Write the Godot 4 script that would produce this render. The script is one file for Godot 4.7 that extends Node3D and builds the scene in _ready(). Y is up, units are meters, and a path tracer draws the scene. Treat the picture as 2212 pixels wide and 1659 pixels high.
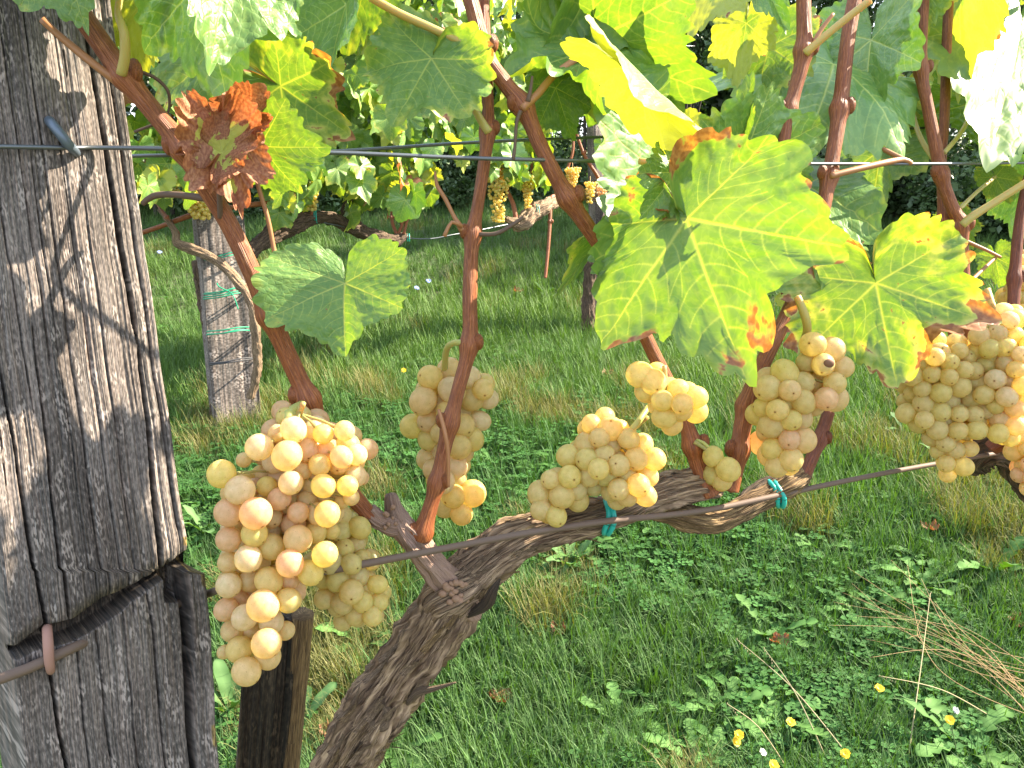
extends Node3D
# An end post of a vineyard row with bunches of pale grapes, a second row and a hedge behind it.
const F := 1663.7
const EYE := Vector3(0, 1.05, 0)
const PITCH := -16.0
var cam_b: Basis
var rng := RandomNumberGenerator.new()
var noise := FastNoiseLite.new()
var fine := FastNoiseLite.new()
var slow := FastNoiseLite.new()
var mats := {}
var counts := {}
var berry_mesh: ArrayMesh
var sun_to := Vector3(0.76, 0.60, -0.22)

class MB:
	var v := PackedVector3Array()
	var uv := PackedVector2Array()
	var c := PackedColorArray()
	var ix := PackedInt32Array()

# ---------------------------------------------------------------- helpers
func pt(px: float, py: float, d: float) -> Vector3:
	return EYE + cam_b * Vector3((px - 1106.0) / F * d, -(py - 829.5) / F * d, -d)

func ground_y(x: float, z: float) -> float:
	var d := -z
	return 0.19 * smoothstep(1.0, 2.6, d) + 0.13 * maxf(0.0, minf(d, 14.0) - 4.0) * smoothstep(4.0, 5.5, d) + 0.018 * noise.get_noise_2d(x * 60.0, z * 60.0)

func ground_hit(px: float, py: float, h := 0.0) -> Vector3:
	var dir := pt(px, py, 1.0) - EYE
	var d := 0.8
	while d < 30.0:
		var p := EYE + dir * d
		if p.y < ground_y(p.x, p.z) + h:
			return p
		d += 0.01
	return EYE + dir * 10.0

func numbered(parent: Node, called: String) -> String:
	var key := "%d/%s" % [parent.get_instance_id(), called]
	var n: int = counts.get(key, 0)
	counts[key] = n + 1
	return called if n == 0 else "%s_%03d" % [called, n]

func put(o: Node3D, called: String, parent: Node3D = null) -> Node3D:
	var p: Node3D = parent if parent else self
	o.name = numbered(p, called)
	p.add_child(o, true)
	return o

func tag(o: Node3D, label: String, category: String, group := "", kind := "") -> Node3D:
	o.set_meta("label", label)
	if category:
		o.set_meta("category", category)
	if group:
		o.set_meta("group", group)
	if kind:
		o.set_meta("kind", kind)
	return o

func thing(called: String, at: Vector3, label: String, category: String, group := "") -> Node3D:
	var o := Node3D.new()
	put(o, called)
	o.position = at
	tag(o, label, category, group)
	return o

func piece(called: String, mesh: Mesh, mat: Material, parent: Node3D = null) -> MeshInstance3D:
	# the mesh is given in world coordinates: it stays there under a parent that stands somewhere else
	var o := MeshInstance3D.new()
	o.mesh = mesh
	o.material_override = null
	if mat:
		o.set_surface_override_material(0, mat)
	put(o, called, parent)
	if parent:
		var back := Vector3.ZERO
		var q: Node = parent
		while q is Node3D and q != self:
			back += q.position
			q = q.get_parent()
		o.position = -back
	return o

func commit(m: MB) -> ArrayMesh:
	var a := []
	a.resize(Mesh.ARRAY_MAX)
	a[Mesh.ARRAY_VERTEX] = m.v
	if m.uv.size() == m.v.size():
		a[Mesh.ARRAY_TEX_UV] = m.uv
	if m.c.size() == m.v.size():
		a[Mesh.ARRAY_COLOR] = m.c
	a[Mesh.ARRAY_INDEX] = m.ix
	var st := SurfaceTool.new()
	st.create_from_arrays(a)
	st.generate_normals()
	return st.commit()

func lin(r: float, g: float, b: float) -> Color:
	return Color(r, g, b).linear_to_srgb()

func mat(called: String, albedo: Color, rough := 0.7) -> StandardMaterial3D:
	var m := StandardMaterial3D.new()
	m.resource_name = called
	m.albedo_color = albedo
	m.roughness = rough
	mats[called] = m
	return m

func spline(pts: Array, step: float) -> Array:
	# pts of [px, py, depth, radius in px] -> [points, radii], evenly sampled through a Catmull-Rom curve
	var w: Array[Vector4] = []
	for p in pts:
		var q := pt(p[0], p[1], p[2])
		w.append(Vector4(q.x, q.y, q.z, p[3] * p[2] / F))
	return spline_w(w, step)

func spline_w(w: Array[Vector4], step: float) -> Array:
	var out := PackedVector3Array()
	var rad := PackedFloat32Array()
	for i in w.size() - 1:
		var p0: Vector4 = w[maxi(i - 1, 0)]
		var p1: Vector4 = w[i]
		var p2: Vector4 = w[i + 1]
		var p3: Vector4 = w[mini(i + 2, w.size() - 1)]
		var len3 := Vector3(p2.x - p1.x, p2.y - p1.y, p2.z - p1.z).length()
		var n := maxi(1, int(ceil(len3 / step)))
		for k in n + (1 if i == w.size() - 2 else 0):
			var t := float(k) / n
			var q := 0.5 * (2.0 * p1 + (p2 - p0) * t + (2.0 * p0 - 5.0 * p1 + 4.0 * p2 - p3) * t * t + (3.0 * p1 - p0 - 3.0 * p2 + p3) * t * t * t)
			out.append(Vector3(q.x, q.y, q.z))
			rad.append(maxf(q.w, 0.0002))
	return [out, rad]

# style: 0 smooth, 1 cane (fine ribs), 2 bark (deep twisted ridges), 3 rough stake
func tube(m: MB, pts: PackedVector3Array, rad: PackedFloat32Array, sides: int, style := 0, sd := 0.0, cap := true) -> void:
	var n := pts.size()
	var base := m.v.size()
	var t := (pts[1] - pts[0]).normalized()
	var u := t.cross(Vector3.UP if absf(t.y) < 0.9 else Vector3.RIGHT).normalized()
	var run := 0.0
	for i in n:
		if i > 0:
			run += pts[i].distance_to(pts[i - 1])
		var nt := (pts[mini(i + 1, n - 1)] - pts[maxi(i - 1, 0)]).normalized()
		u = (u - nt * u.dot(nt)).normalized()
		var w := nt.cross(u)
		for k in sides + 1:
			var a := TAU * (k % sides) / sides
			var r := rad[i]
			if style == 2:
				var b := a + run * 5.0
				var q := Vector3(cos(b), sin(b), 0)
				var n1 := noise.get_noise_3d(q.x * 95.0 + sd * 31.0, q.y * 95.0, run * 330.0 + sd * 50.0)
				var n2 := noise.get_noise_3d(q.x * 430.0 + sd * 11.0, q.y * 430.0 + 40.0, run * 900.0)
				var n3 := noise.get_noise_3d(q.x * 60.0, q.y * 60.0 + sd * 17.0, run * 2200.0)
				r *= 1.0 + 0.22 * noise.get_noise_3d(q.x * 70.0 + sd * 5.0, q.y * 70.0, run * 3500.0) + 0.40 * (0.42 - absf(n1) * 1.7) + 0.30 * (0.4 - absf(n2) * 1.7) + 0.16 * n3
			elif style == 1:
				r *= 1.0 + 0.035 * noise.get_noise_3d(cos(a) * 220.0, sin(a) * 220.0 + sd * 9.0, run * 500.0) + 0.03 * noise.get_noise_2d(run * 3000.0, sd * 77.0)
			elif style == 3:
				r *= 1.0 + 0.22 * noise.get_noise_3d(cos(a) * 140.0 + sd, sin(a) * 140.0, run * 300.0) + 0.1 * noise.get_noise_3d(cos(a) * 500.0, sin(a) * 500.0 + sd, run * 900.0)
			m.v.append(pts[i] + (u * cos(a) + w * sin(a)) * r)
			m.uv.append(Vector2(float(k) / sides, run * 8.0))
	for i in n - 1:
		for k in sides:
			var p := base + i * (sides + 1) + k
			m.ix.append_array(PackedInt32Array([p, p + 1, p + sides + 1, p + 1, p + sides + 2, p + sides + 1]))
	if cap:
		for e in [0, n - 1]:
			var cen := m.v.size()
			m.v.append(pts[e] + (pts[e] - pts[1 if e == 0 else n - 2]).normalized() * rad[e] * 0.25)
			m.uv.append(Vector2(0.5, 0.5))
			for k in sides:
				var p: int = base + e * (sides + 1) + k
				m.ix.append_array(PackedInt32Array([p, cen, p + 1] if e == 0 else [p, p + 1, cen]))

func ball(m: MB, at: Vector3, r: float, seg := 8, rings := 6, stretch := Vector3.ONE) -> void:
	var base := m.v.size()
	for j in rings + 1:
		var b := PI * j / rings
		for k in seg + 1:
			var a := TAU * k / seg
			m.v.append(at + Vector3(sin(b) * cos(a), cos(b), sin(b) * sin(a)) * stretch * r)
			m.uv.append(Vector2(float(k) / seg, float(j) / rings))
	for j in rings:
		for k in seg:
			var p := base + j * (seg + 1) + k
			m.ix.append_array(PackedInt32Array([p, p + 1, p + seg + 1, p + 1, p + seg + 2, p + seg + 1]))

func swell(rad: PackedFloat32Array, pts: PackedVector3Array, places: Array, grow := 0.35, reach := 0.006) -> PackedFloat32Array:
	for i in rad.size():
		for q in places:
			var d: float = pts[i].distance_to(q)
			rad[i] *= 1.0 + grow * exp(-d * d / (reach * reach))
	return rad

func nodes_at(places: Array, pts: PackedVector3Array) -> Array:
	# the points of a cane nearest to the given [px, py] as the photograph shows its nodes
	var out := []
	for q in places:
		var best := 0
		var least := 1e9
		for i in pts.size():
			var l := cam_b.inverse() * (pts[i] - EYE)
			var d: float = Vector2(-l.x / l.z * F + 1106.0 - q[0], l.y / l.z * F + 829.5 - q[1]).length()
			if d < least:
				least = d
				best = i
		out.append(pts[best])
	return out

func grey_image(freq: float, sd: int, w: int, h: int, octaves := 4, kind := FastNoiseLite.TYPE_SIMPLEX_SMOOTH) -> PackedByteArray:
	var n := FastNoiseLite.new()
	n.noise_type = kind
	n.seed = sd
	n.frequency = freq
	n.fractal_octaves = octaves
	if kind == FastNoiseLite.TYPE_CELLULAR:
		n.fractal_type = FastNoiseLite.FRACTAL_NONE
		n.cellular_return_type = FastNoiseLite.RETURN_DISTANCE2_SUB
	return n.get_image(w, h, false, false, true).get_data()

func texture_of(data: PackedByteArray, w: int, h: int, fmt := Image.FORMAT_RGB8) -> ImageTexture:
	return ImageTexture.create_from_image(Image.create_from_data(w, h, false, fmt, data))

# ---------------------------------------------------------------- textures and materials
func leaf_veins(size: int) -> PackedFloat32Array:
	var out := PackedFloat32Array()
	out.resize(size * size)
	var lines := []
	for a in [0.0, 54.0, -54.0, 112.0, -112.0]:
		var dir := Vector2(sin(deg_to_rad(a)), -cos(deg_to_rad(a)))
		lines.append([Vector2.ZERO, dir * 0.97, 0.011, 0.0])
		for k in 6:
			for s in [-1, 1]:
				var t := 0.16 + 0.125 * k + (0.05 if s > 0 else 0.0)
				var d2 := dir.rotated(s * deg_to_rad(44.0 - k * 1.5))
				lines.append([dir * t, dir * t + d2 * (0.42 - 0.045 * k), 0.0055, s * 0.10])
	for l in lines:
		var p: Vector2 = l[0]
		var q: Vector2 = l[1]
		var n := int((q - p).length() * size * 0.8)
		var side := (q - p).orthogonal()
		for i in n:
			var t := float(i) / n
			var c: Vector2 = p.lerp(q, t) - side * l[3] * t * (1.0 - t) * 2.0
			if c.length() > 0.99:
				continue
			var w: float = maxf(1.0, l[2] * (1.15 - t) * size * 0.5)
			var cx := int((c.x * 0.5 + 0.5) * size)
			var cy := int((c.y * 0.5 + 0.5) * size)
			var rr := int(w) + 2
			for yy in range(maxi(0, cy - rr), mini(size, cy + rr + 1)):
				for xx in range(maxi(0, cx - rr), mini(size, cx + rr + 1)):
					var d2 := float((xx - cx) * (xx - cx) + (yy - cy) * (yy - cy))
					var val: float = exp(-d2 / (w * w)) * (1.0 if l[2] > 0.01 else 0.6)
					if val > out[yy * size + xx]:
						out[yy * size + xx] = val
	return out

func leaf_material(called: String, kind: int, veins: PackedFloat32Array, bump: Texture2D, size: int, rough := 0.42, glow := Color(1.0, 0.94, 0.44)) -> void:
	var n1 := grey_image(0.0085, 10 + kind, size, size, 3)
	var n2 := grey_image(0.05, 40 + kind, size, size)
	var net := grey_image(0.055, 70, size, size, 1, FastNoiseLite.TYPE_CELLULAR)
	var green := Color(0.46, 0.60, 0.29)
	var dark := Color(0.39, 0.55, 0.27)
	var yellow := Color(0.72, 0.76, 0.34)
	var pale := Color(0.84, 0.82, 0.58)
	var brown := Color(0.70, 0.50, 0.36)
	var deep := Color(0.57, 0.37, 0.26)
	var vein := Color(0.74, 0.78, 0.42)
	var edge_y: float = [1.25, 0.98, 0.74, 0.20, -1.0, 1.12, 1.00][kind]
	var edge_p: float = [2.0, 1.22, 0.86, 1.2, 0.45, 2.0, 1.06][kind]
	var edge_b: float = [1.36, 1.22, 0.90, 1.24, 0.40, 1.4, 0.98][kind]
	var data := PackedByteArray()
	data.resize(size * size * 3)
	var i := 0
	for y in size:
		var fy := (y + 0.5) / size * 2.0 - 1.0
		for x in size:
			var fx := (x + 0.5) / size * 2.0 - 1.0
			var a := n1[i] / 255.0
			var b := n2[i] / 255.0
			var e := sqrt(fx * fx + fy * fy) + (a - 0.5) * 0.75 + (b - 0.5) * 0.14
			var v := veins[i]
			var c := green.lerp(dark, clampf(a * 2.0 - 0.5, 0.0, 1.0))
			c = c.lerp(yellow, 0.16 * clampf((b - 0.55) * 6.0, 0.0, 1.0))
			var ev := e - v * 0.06
			c = c.lerp(yellow, smoothstep(edge_y - 0.24, edge_y + 0.24, ev))
			c = c.lerp(pale, smoothstep(edge_p - 0.16, edge_p + 0.16, ev))
			c = c.lerp(vein, v * 0.85 + (0.10 if net[i] < 26 else 0.0))
			c = c.lerp(brown.lerp(deep, clampf(b * 2.6 - 0.9, 0.0, 1.0)), smoothstep(edge_b - 0.03, edge_b + 0.03, e))
			if b > 0.86 and a > 0.60 and kind < 4:
				c = c.lerp(deep, smoothstep(0.86, 0.90, b) * 0.9)
			data[i * 3] = int(clampf(c.r, 0, 1) * 255.0)
			data[i * 3 + 1] = int(clampf(c.g, 0, 1) * 255.0)
			data[i * 3 + 2] = int(clampf(c.b, 0, 1) * 255.0)
			i += 1
	var m := mat(called, Color.WHITE, rough)
	m.albedo_texture = texture_of(data, size, size)
	m.backlight_enabled = true
	m.backlight = glow
	m.heightmap_enabled = true
	m.heightmap_texture = bump
	m.heightmap_scale = 0.06
	m.vertex_color_use_as_albedo = true
	m.metallic_specular = 0.6
	m.cull_mode = BaseMaterial3D.CULL_DISABLED

func make_materials() -> void:
	noise.seed = 7
	noise.frequency = 0.01
	noise.fractal_octaves = 3
	fine.seed = 21
	fine.frequency = 0.02
	fine.fractal_octaves = 2
	slow.seed = 33
	slow.frequency = 0.004
	slow.fractal_octaves = 1
	# vine leaves
	var size := 512
	var veins := leaf_veins(size)
	var net := grey_image(0.055, 70, size, size, 1, FastNoiseLite.TYPE_CELLULAR)
	var soft := grey_image(0.03, 71, size, size, 3)
	var hb := PackedByteArray()
	hb.resize(size * size)
	for i in size * size:
		hb[i] = int(clampf(110.0 + soft[i] * 0.3 + minf(net[i], 60) * 0.7 - veins[i] * 75.0, 0, 255))
	var bump := texture_of(hb, size, size, Image.FORMAT_L8)
	leaf_material("leaf_green", 0, veins, bump, size)
	leaf_material("leaf_turning", 1, veins, bump, size, 0.45)
	leaf_material("leaf_scorched", 2, veins, bump, size, 0.5)
	leaf_material("leaf_yellow", 3, veins, bump, size, 0.5)
	leaf_material("leaf_brown", 4, veins, bump, size, 0.7, Color(0.85, 0.70, 0.5))
	leaf_material("leaf_bluish", 5, veins, bump, size, 0.36, Color(0.55, 0.6, 0.2))
	leaf_material("leaf_browned", 6, veins, bump, size)
	# weathered post wood: grain along v
	var w := 512
	var h := 1024
	var streak := FastNoiseLite.new()
	streak.seed = 5
	streak.frequency = 1.0
	streak.fractal_octaves = 3
	var blotch := grey_image(0.014, 81, w, h, 4)
	var speck := grey_image(0.09, 82, w, h, 3)
	var wide := grey_image(0.004, 83, w, h, 3)
	var d := PackedByteArray()
	d.resize(w * h * 3)
	var hd := PackedByteArray()
	hd.resize(w * h)
	var j := 0
	for y in h:
		for x in w:
			var s := streak.get_noise_2d(x * 0.075, y * 0.0012)
			var s2 := streak.get_noise_2d(x * 0.33 + 90.0, y * 0.0032)
			var g := 0.375 + 0.11 * s + 0.13 * s2 + 0.18 * (wide[j] / 255.0 - 0.5)
			var bl := smoothstep(0.56, 0.70, blotch[j] / 255.0) * smoothstep(0.40, 0.62, speck[j] / 255.0)
			var sp := smoothstep(0.72, 0.80, speck[j] / 255.0) * 0.5
			g = lerpf(g, 0.62, maxf(bl * 0.7, sp))
			g -= 0.10 * smoothstep(0.55, 0.3, speck[j] / 255.0)
			g = clampf(g, 0.15, 0.72)
			var warm := clampf(s2 * 0.7 + 0.25, 0.0, 1.0) * 0.06
			d[j * 3] = int(clampf(g * 1.04 + warm, 0, 1) * 255.0)
			d[j * 3 + 1] = int(clampf(g * 0.985, 0, 1) * 255.0)
			d[j * 3 + 2] = int(clampf(g * 0.95 - warm * 0.6, 0, 1) * 255.0)
			hd[j] = int(clampf(0.5 + 0.35 * s + 0.45 * s2, 0, 1) * 255.0)
			j += 1
	var m := mat("post_wood", Color.WHITE, 0.88)
	m.albedo_texture = texture_of(d, w, h)
	m.heightmap_enabled = true
	m.heightmap_texture = texture_of(hd, w, h, Image.FORMAT_L8)
	m.heightmap_scale = 0.05
	m.vertex_color_use_as_albedo = true
	# bark
	w = 512
	h = 512
	var bd := PackedByteArray()
	bd.resize(w * h * 3)
	var bh := PackedByteArray()
	bh.resize(w * h)
	j = 0
	for y in h:
		for x in w:
			# three turns of the noise so that the seam at u = 0 closes
			var an := TAU * x / w
			var s := streak.get_noise_3d(cos(an) * 5.0, sin(an) * 5.0, y * 0.005)
			var s2 := streak.get_noise_3d(cos(an) * 16.0 + 50.0, sin(an) * 16.0, y * 0.014)
			var k := clampf(0.5 + 0.45 * s + 0.55 * s2, 0.0, 1.0)
			var c := Color(0.27, 0.195, 0.135).lerp(Color(0.73, 0.625, 0.50), k)
			bd[j * 3] = int(c.r * 255.0)
			bd[j * 3 + 1] = int(c.g * 255.0)
			bd[j * 3 + 2] = int(c.b * 255.0)
			bh[j] = int(k * 255.0)
			j += 1
	for k in [["bark", Color.WHITE], ["bark_dark", Color(0.62, 0.6, 0.58)], ["bark_pale", Color(1.0, 0.97, 0.84)]]:
		m = mat(k[0], k[1], 0.85)
		m.albedo_texture = texture_of(bd, w, h)
		m.heightmap_enabled = true
		m.heightmap_texture = texture_of(bh, w, h, Image.FORMAT_L8)
		m.heightmap_scale = 0.30
	# canes: reddish brown with fine stripes and darker specks
	w = 256
	var cd := PackedByteArray()
	cd.resize(w * w * 3)
	var ch := PackedByteArray()
	ch.resize(w * w)
	j = 0
	for y in w:
		for x in w:
			var an := TAU * x / w
			var s := streak.get_noise_3d(cos(an) * 9.0, sin(an) * 9.0, y * 0.018)
			var s2 := streak.get_noise_3d(cos(an) * 4.0 + 30.0, sin(an) * 4.0, y * 0.10)
			var c := Color(0.66, 0.405, 0.215).lerp(Color(0.49, 0.26, 0.13), clampf(0.5 + s * 1.3, 0.0, 1.0)).lerp(Color(0.79, 0.56, 0.34), clampf(s2 * 0.8, 0.0, 0.6))
			cd[j * 3] = int(c.r * 255.0)
			cd[j * 3 + 1] = int(c.g * 255.0)
			cd[j * 3 + 2] = int(c.b * 255.0)
			ch[j] = int(clampf(0.5 + 0.5 * s, 0, 1) * 255.0)
			j += 1
	for k in [["cane", Color(0.87, 0.83, 0.80)], ["cane_dark", Color(0.72, 0.62, 0.58)]]:
		m = mat(k[0], k[1], 0.5)
		m.albedo_texture = texture_of(cd, w, w)
		m.heightmap_enabled = true
		m.heightmap_texture = texture_of(ch, w, w, Image.FORMAT_L8)
		m.heightmap_scale = 0.11
	m = mat("stake_wood", Color(0.60, 0.56, 0.48), 0.9)
	m.albedo_texture = mats["post_wood"].albedo_texture
	m.heightmap_enabled = true
	m.heightmap_texture = mats["post_wood"].heightmap_texture
	m.heightmap_scale = 0.08
	m = mat("spur_wood", lin(0.27, 0.17, 0.125), 0.8)
	m.heightmap_enabled = true
	m.heightmap_texture = mats["bark"].heightmap_texture
	m.heightmap_scale = 0.10
	mat("petiole", lin(0.36, 0.30, 0.08), 0.5)
	mat("petiole_red", lin(0.30, 0.13, 0.05), 0.5)
	mat("petiole_green", lin(0.33, 0.34, 0.09), 0.5)
	mat("tendril", lin(0.10, 0.06, 0.04), 0.7)
	mat("rachis", lin(0.26, 0.24, 0.07), 0.6)
	for k in ["petiole", "petiole_green", "rachis"]:
		mats[k].subsurf_scatter_enabled = true
		mats[k].subsurf_scatter_strength = 0.2
	m = mat("steel_wire", lin(0.13, 0.14, 0.15), 0.38)
	m.metallic = 0.75
	m = mat("rusty_wire", lin(0.12, 0.078, 0.055), 0.7)
	m = mat("grey_steel", lin(0.12, 0.15, 0.19), 0.45)
	m.metallic = 0.5
	m = mat("rust", lin(0.30, 0.16, 0.12), 0.8)
	m = mat("rust_orange", lin(0.42, 0.15, 0.05), 0.85)
	mat("rot", lin(0.16, 0.07, 0.035), 0.7)
	mat("tie_teal", lin(0.01, 0.34, 0.28), 0.4)
	mat("tie_green", lin(0.01, 0.24, 0.13), 0.45)
	mat("tie_black", lin(0.04, 0.04, 0.045), 0.6)
	mat("cut_wood", lin(0.24, 0.14, 0.085), 0.85)
	# grapes: specks, a dark stylar scar at the pole, a light bloom
	w = 256
	h = 128
	var gn := grey_image(0.03, 91, w, h, 3)
	var gs := grey_image(0.22, 92, w, h, 2)
	var gd := PackedByteArray()
	gd.resize(w * h * 3)
	j = 0
	for y in h:
		for x in w:
			var bl := (gn[j] / 255.0 - 0.5) * 0.10
			var k := 0.93 + bl
			var c := Color(k, k, k * (0.97 + bl))
			c = c.lerp(Color(0.45, 0.28, 0.16), smoothstep(0.80, 0.87, gs[j] / 255.0) * 0.4)
			var pole := (h - 1.0 - y) / h
			c = c.lerp(Color(0.20, 0.11, 0.06), smoothstep(0.019, 0.011, pole))
			c = c.lerp(Color(0.62, 0.46, 0.24), smoothstep(0.06, 0.02, pole) * 0.3)
			gd[j * 3] = int(clampf(c.r, 0, 1) * 255.0)
			gd[j * 3 + 1] = int(clampf(c.g, 0, 1) * 255.0)
			gd[j * 3 + 2] = int(clampf(c.b, 0, 1) * 255.0)
			j += 1
	var gt := texture_of(gd, w, h)
	var tints := [[0.95, 0.74, 0.42], [0.95, 0.77, 0.35], [0.94, 0.66, 0.43], [0.95, 0.81, 0.33], [0.93, 0.77, 0.39], [0.94, 0.80, 0.35], [0.92, 0.61, 0.43], [0.96, 0.80, 0.55]]
	for k in tints.size():
		m = mat("grape_%s" % "abcdefgh"[k], lin(tints[k][0], tints[k][1], tints[k][2]), 0.36)
		m.albedo_texture = gt
		m.subsurf_scatter_enabled = true
		m.subsurf_scatter_strength = 0.3
		m.backlight_enabled = true
		m.backlight = Color(1.0, 0.96, 0.66)
		m.metallic_specular = 0.45
		m.transparency = BaseMaterial3D.TRANSPARENCY_ALPHA
		m.albedo_color.a = 0.86
	# grass and weeds
	m = mat("grass", Color.WHITE, 0.65)
	m.metallic_specular = 0.4
	m.vertex_color_use_as_albedo = true
	m.backlight_enabled = true
	m.backlight = Color(0.75, 0.8, 0.2)
	m.cull_mode = BaseMaterial3D.CULL_DISABLED
	m = mat("weed", Color.WHITE, 0.7)
	m.metallic_specular = 0.3
	m.vertex_color_use_as_albedo = true
	m.backlight_enabled = true
	m.backlight = Color(0.75, 0.8, 0.25)
	m = mat("hedge_leaf", Color.WHITE, 0.45)
	m.vertex_color_use_as_albedo = true
	m.backlight_enabled = true
	m.backlight = Color(0.5, 0.6, 0.2)
	mat("straw", lin(0.34, 0.22, 0.095), 0.7)
	mat("pale_straw", lin(0.30, 0.25, 0.13), 0.7)
	m = mat("soil_or_gap_shade", lin(0.075, 0.062, 0.035), 0.95)  # plain earth of the ground
	var sn := NoiseTexture2D.new()
	sn.width = 512
	sn.height = 512
	sn.seamless = true
	var sno := FastNoiseLite.new()
	sno.frequency = 0.02
	sno.fractal_octaves = 5
	sn.noise = sno
	var ramp := Gradient.new()
	ramp.colors = PackedColorArray([lin(0.03, 0.028, 0.016), lin(0.06, 0.065, 0.025), lin(0.05, 0.085, 0.022), lin(0.13, 0.11, 0.05)])
	ramp.offsets = PackedFloat32Array([0.0, 0.4, 0.65, 1.0])
	sn.color_ramp = ramp
	m.albedo_color = Color.WHITE
	m.albedo_texture = sn
	m.uv1_triplanar = true
	m.uv1_world_triplanar = true
	m.uv1_scale = Vector3(2.3, 2.3, 2.3)
	mat("flower_stem", lin(0.10, 0.15, 0.05), 0.7)
	mat("petal_yellow", lin(0.80, 0.52, 0.01), 0.6)
	mat("petal_blue", lin(0.28, 0.34, 0.75), 0.6)
	mat("seed_white", lin(0.45, 0.45, 0.4), 0.8)
	mat("branch", lin(0.05, 0.04, 0.03), 0.9)

# ---------------------------------------------------------------- builders
func row_d(px: float) -> float:
	var u := (px - 1106.0) / F
	return 0.42 + 0.365 * (0.22 + 0.42 * u) / (0.931 - 0.365 * u)

const LOBE_A := [0.0, 27.0, 54.0, 83.0, 113.0, 148.0, 172.0, 180.0]
const LOBE_STRONG := [1.0, 0.56, 0.90, 0.55, 0.70, 0.60, 0.34, 0.06]
const LOBE_WEAK := [1.0, 0.84, 0.92, 0.80, 0.78, 0.66, 0.40, 0.06]

func leaf_radius(a: float, lob: float, teeth: PackedFloat32Array, plain := false, back := 1.0) -> float:
	var d := absf(rad_to_deg(a))
	var k := 0
	while k < 6 and d > LOBE_A[k + 1]:
		k += 1
	var t: float = clampf((d - LOBE_A[k]) / (LOBE_A[k + 1] - LOBE_A[k]), 0.0, 1.0)
	var r0: float = lerpf(LOBE_WEAK[k], LOBE_STRONG[k], lob)
	var r1: float = lerpf(LOBE_WEAK[k + 1], LOBE_STRONG[k + 1], lob)
	if k < 4:
		# pointed at the lobe, round in the bay between two lobes
		t = pow(t, 0.75) if k % 2 == 0 else pow(t, 1.45)
		t = t * (0.65 + 0.35 * t * (2.0 - t)) if k % 2 == 0 else t
	var r := lerpf(r0, r1, clampf(t, 0.0, 1.0))
	var n := teeth.size()
	var f := fposmod((a + PI) / TAU + 0.011 * sin(5.0 * a + teeth[0] * 60.0) + 0.006 * sin(13.0 * a + teeth[1] * 60.0), 1.0) * n
	var w := int(floor(f)) % n
	var ph = f - floor(f)
	var tooth = sin(ph / 0.6 * PI * 0.5) if ph < 0.6 else 1.0 - pow((ph - 0.6) / 0.4, 1.6)
	if d > 95.0:
		r *= lerpf(1.0, back, smoothstep(95.0, 120.0, d))
	if plain:
		return r
	return r * (1.0 + teeth[w] * (tooth - 0.5) * (1.0 if d < 165.0 else 0.2))

# o: fold, cup, wave, lob, droop, curl
func leaf_mesh(sd: int, n: int, rings: int, width: float, o: Dictionary, tint: Color, at := Transform3D()) -> ArrayMesh:
	var r := RandomNumberGenerator.new()
	r.seed = sd
	var teeth := PackedFloat32Array()
	for i in r.randi_range(27, 35):
		teeth.append(r.randf_range(0.04, 0.155))
	var fold: float = o.get("fold", 0.0)
	var cup: float = o.get("cup", 0.0)
	var wave: float = o.get("wave", 0.05)
	var lob: float = o.get("lob", 0.35)
	var droop: float = o.get("droop", 0.1)
	var curl: float = o.get("curl", 0.0)
	var p1 := r.randf() * TAU
	var p2 := r.randf() * TAU
	var p3 := r.randf() * TAU
	var skew := r.randf_range(-0.07, 0.07)
	var outline := PackedFloat32Array()
	var inner := PackedFloat32Array()
	for i in n:
		var a := TAU * i / n - PI
		outline.append(leaf_radius(a, lob, teeth, false, o.get("back", 1.0)) * (1.0 + skew * sin(a) + 0.05 * sin(2.0 * a + p3)))
		inner.append(outline[i] / maxf(leaf_radius(a, lob * 0.4, teeth, true, o.get("back", 1.0)), 0.05))
	var m := MB.new()
	m.v.append(at.origin)
	m.uv.append(Vector2(0.5, 0.5))
	m.c.append(tint)
	for j in range(1, rings + 1):
		var s := pow(float(j) / rings, 0.85)
		for i in n:
			var a := TAU * i / n - PI
			var rr := outline[i]
			var q := Vector2(sin(a) * width, cos(a)) * s * rr
			var vein := 1.0
			for va in [0.0, 0.94, -0.94, 1.95, -1.95]:
				vein = minf(vein, absf(a - va) * 2.6)
			var z: float = absf(q.x) * fold + cup * q.length_squared() - droop * q.y * absf(q.y)
			z += s * s * wave * (sin(3.0 * a + p1) + 0.55 * sin(7.0 * a + p2)) + 0.03 * s * minf(vein, 1.0)
			z += 0.022 * s * fine.get_noise_2d(q.x * 420.0 + sd * 13.0, q.y * 420.0) + 0.05 * s * noise.get_noise_2d(q.x * 110.0 + sd * 7.0, q.y * 110.0)
			if curl != 0.0 and s > 0.55:
				var e: float = (s - 0.55) / 0.45
				var amount := curl * e * e * (0.5 + 1.4 * noise.get_noise_2d(cos(a) * 120.0 + sd, sin(a) * 120.0))
				z += amount
				q *= 1.0 - 0.3 * absf(amount)
			m.v.append(at * Vector3(q.x, q.y, z))
			m.uv.append(Vector2(0.5 + 0.5 * minf(s * inner[i] * 0.97, 0.995) * sin(a), 0.5 - 0.5 * minf(s * inner[i] * 0.97, 0.995) * cos(a)))
			m.c.append(tint)
	for i in n:
		var i2 := (i + 1) % n
		m.ix.append_array(PackedInt32Array([0, 1 + i, 1 + i2]))
		for j in rings - 1:
			var b := 1 + j * n
			m.ix.append_array(PackedInt32Array([b + i, b + n + i, b + i2, b + i2, b + n + i, b + n + i2]))
	return commit(m)

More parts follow.
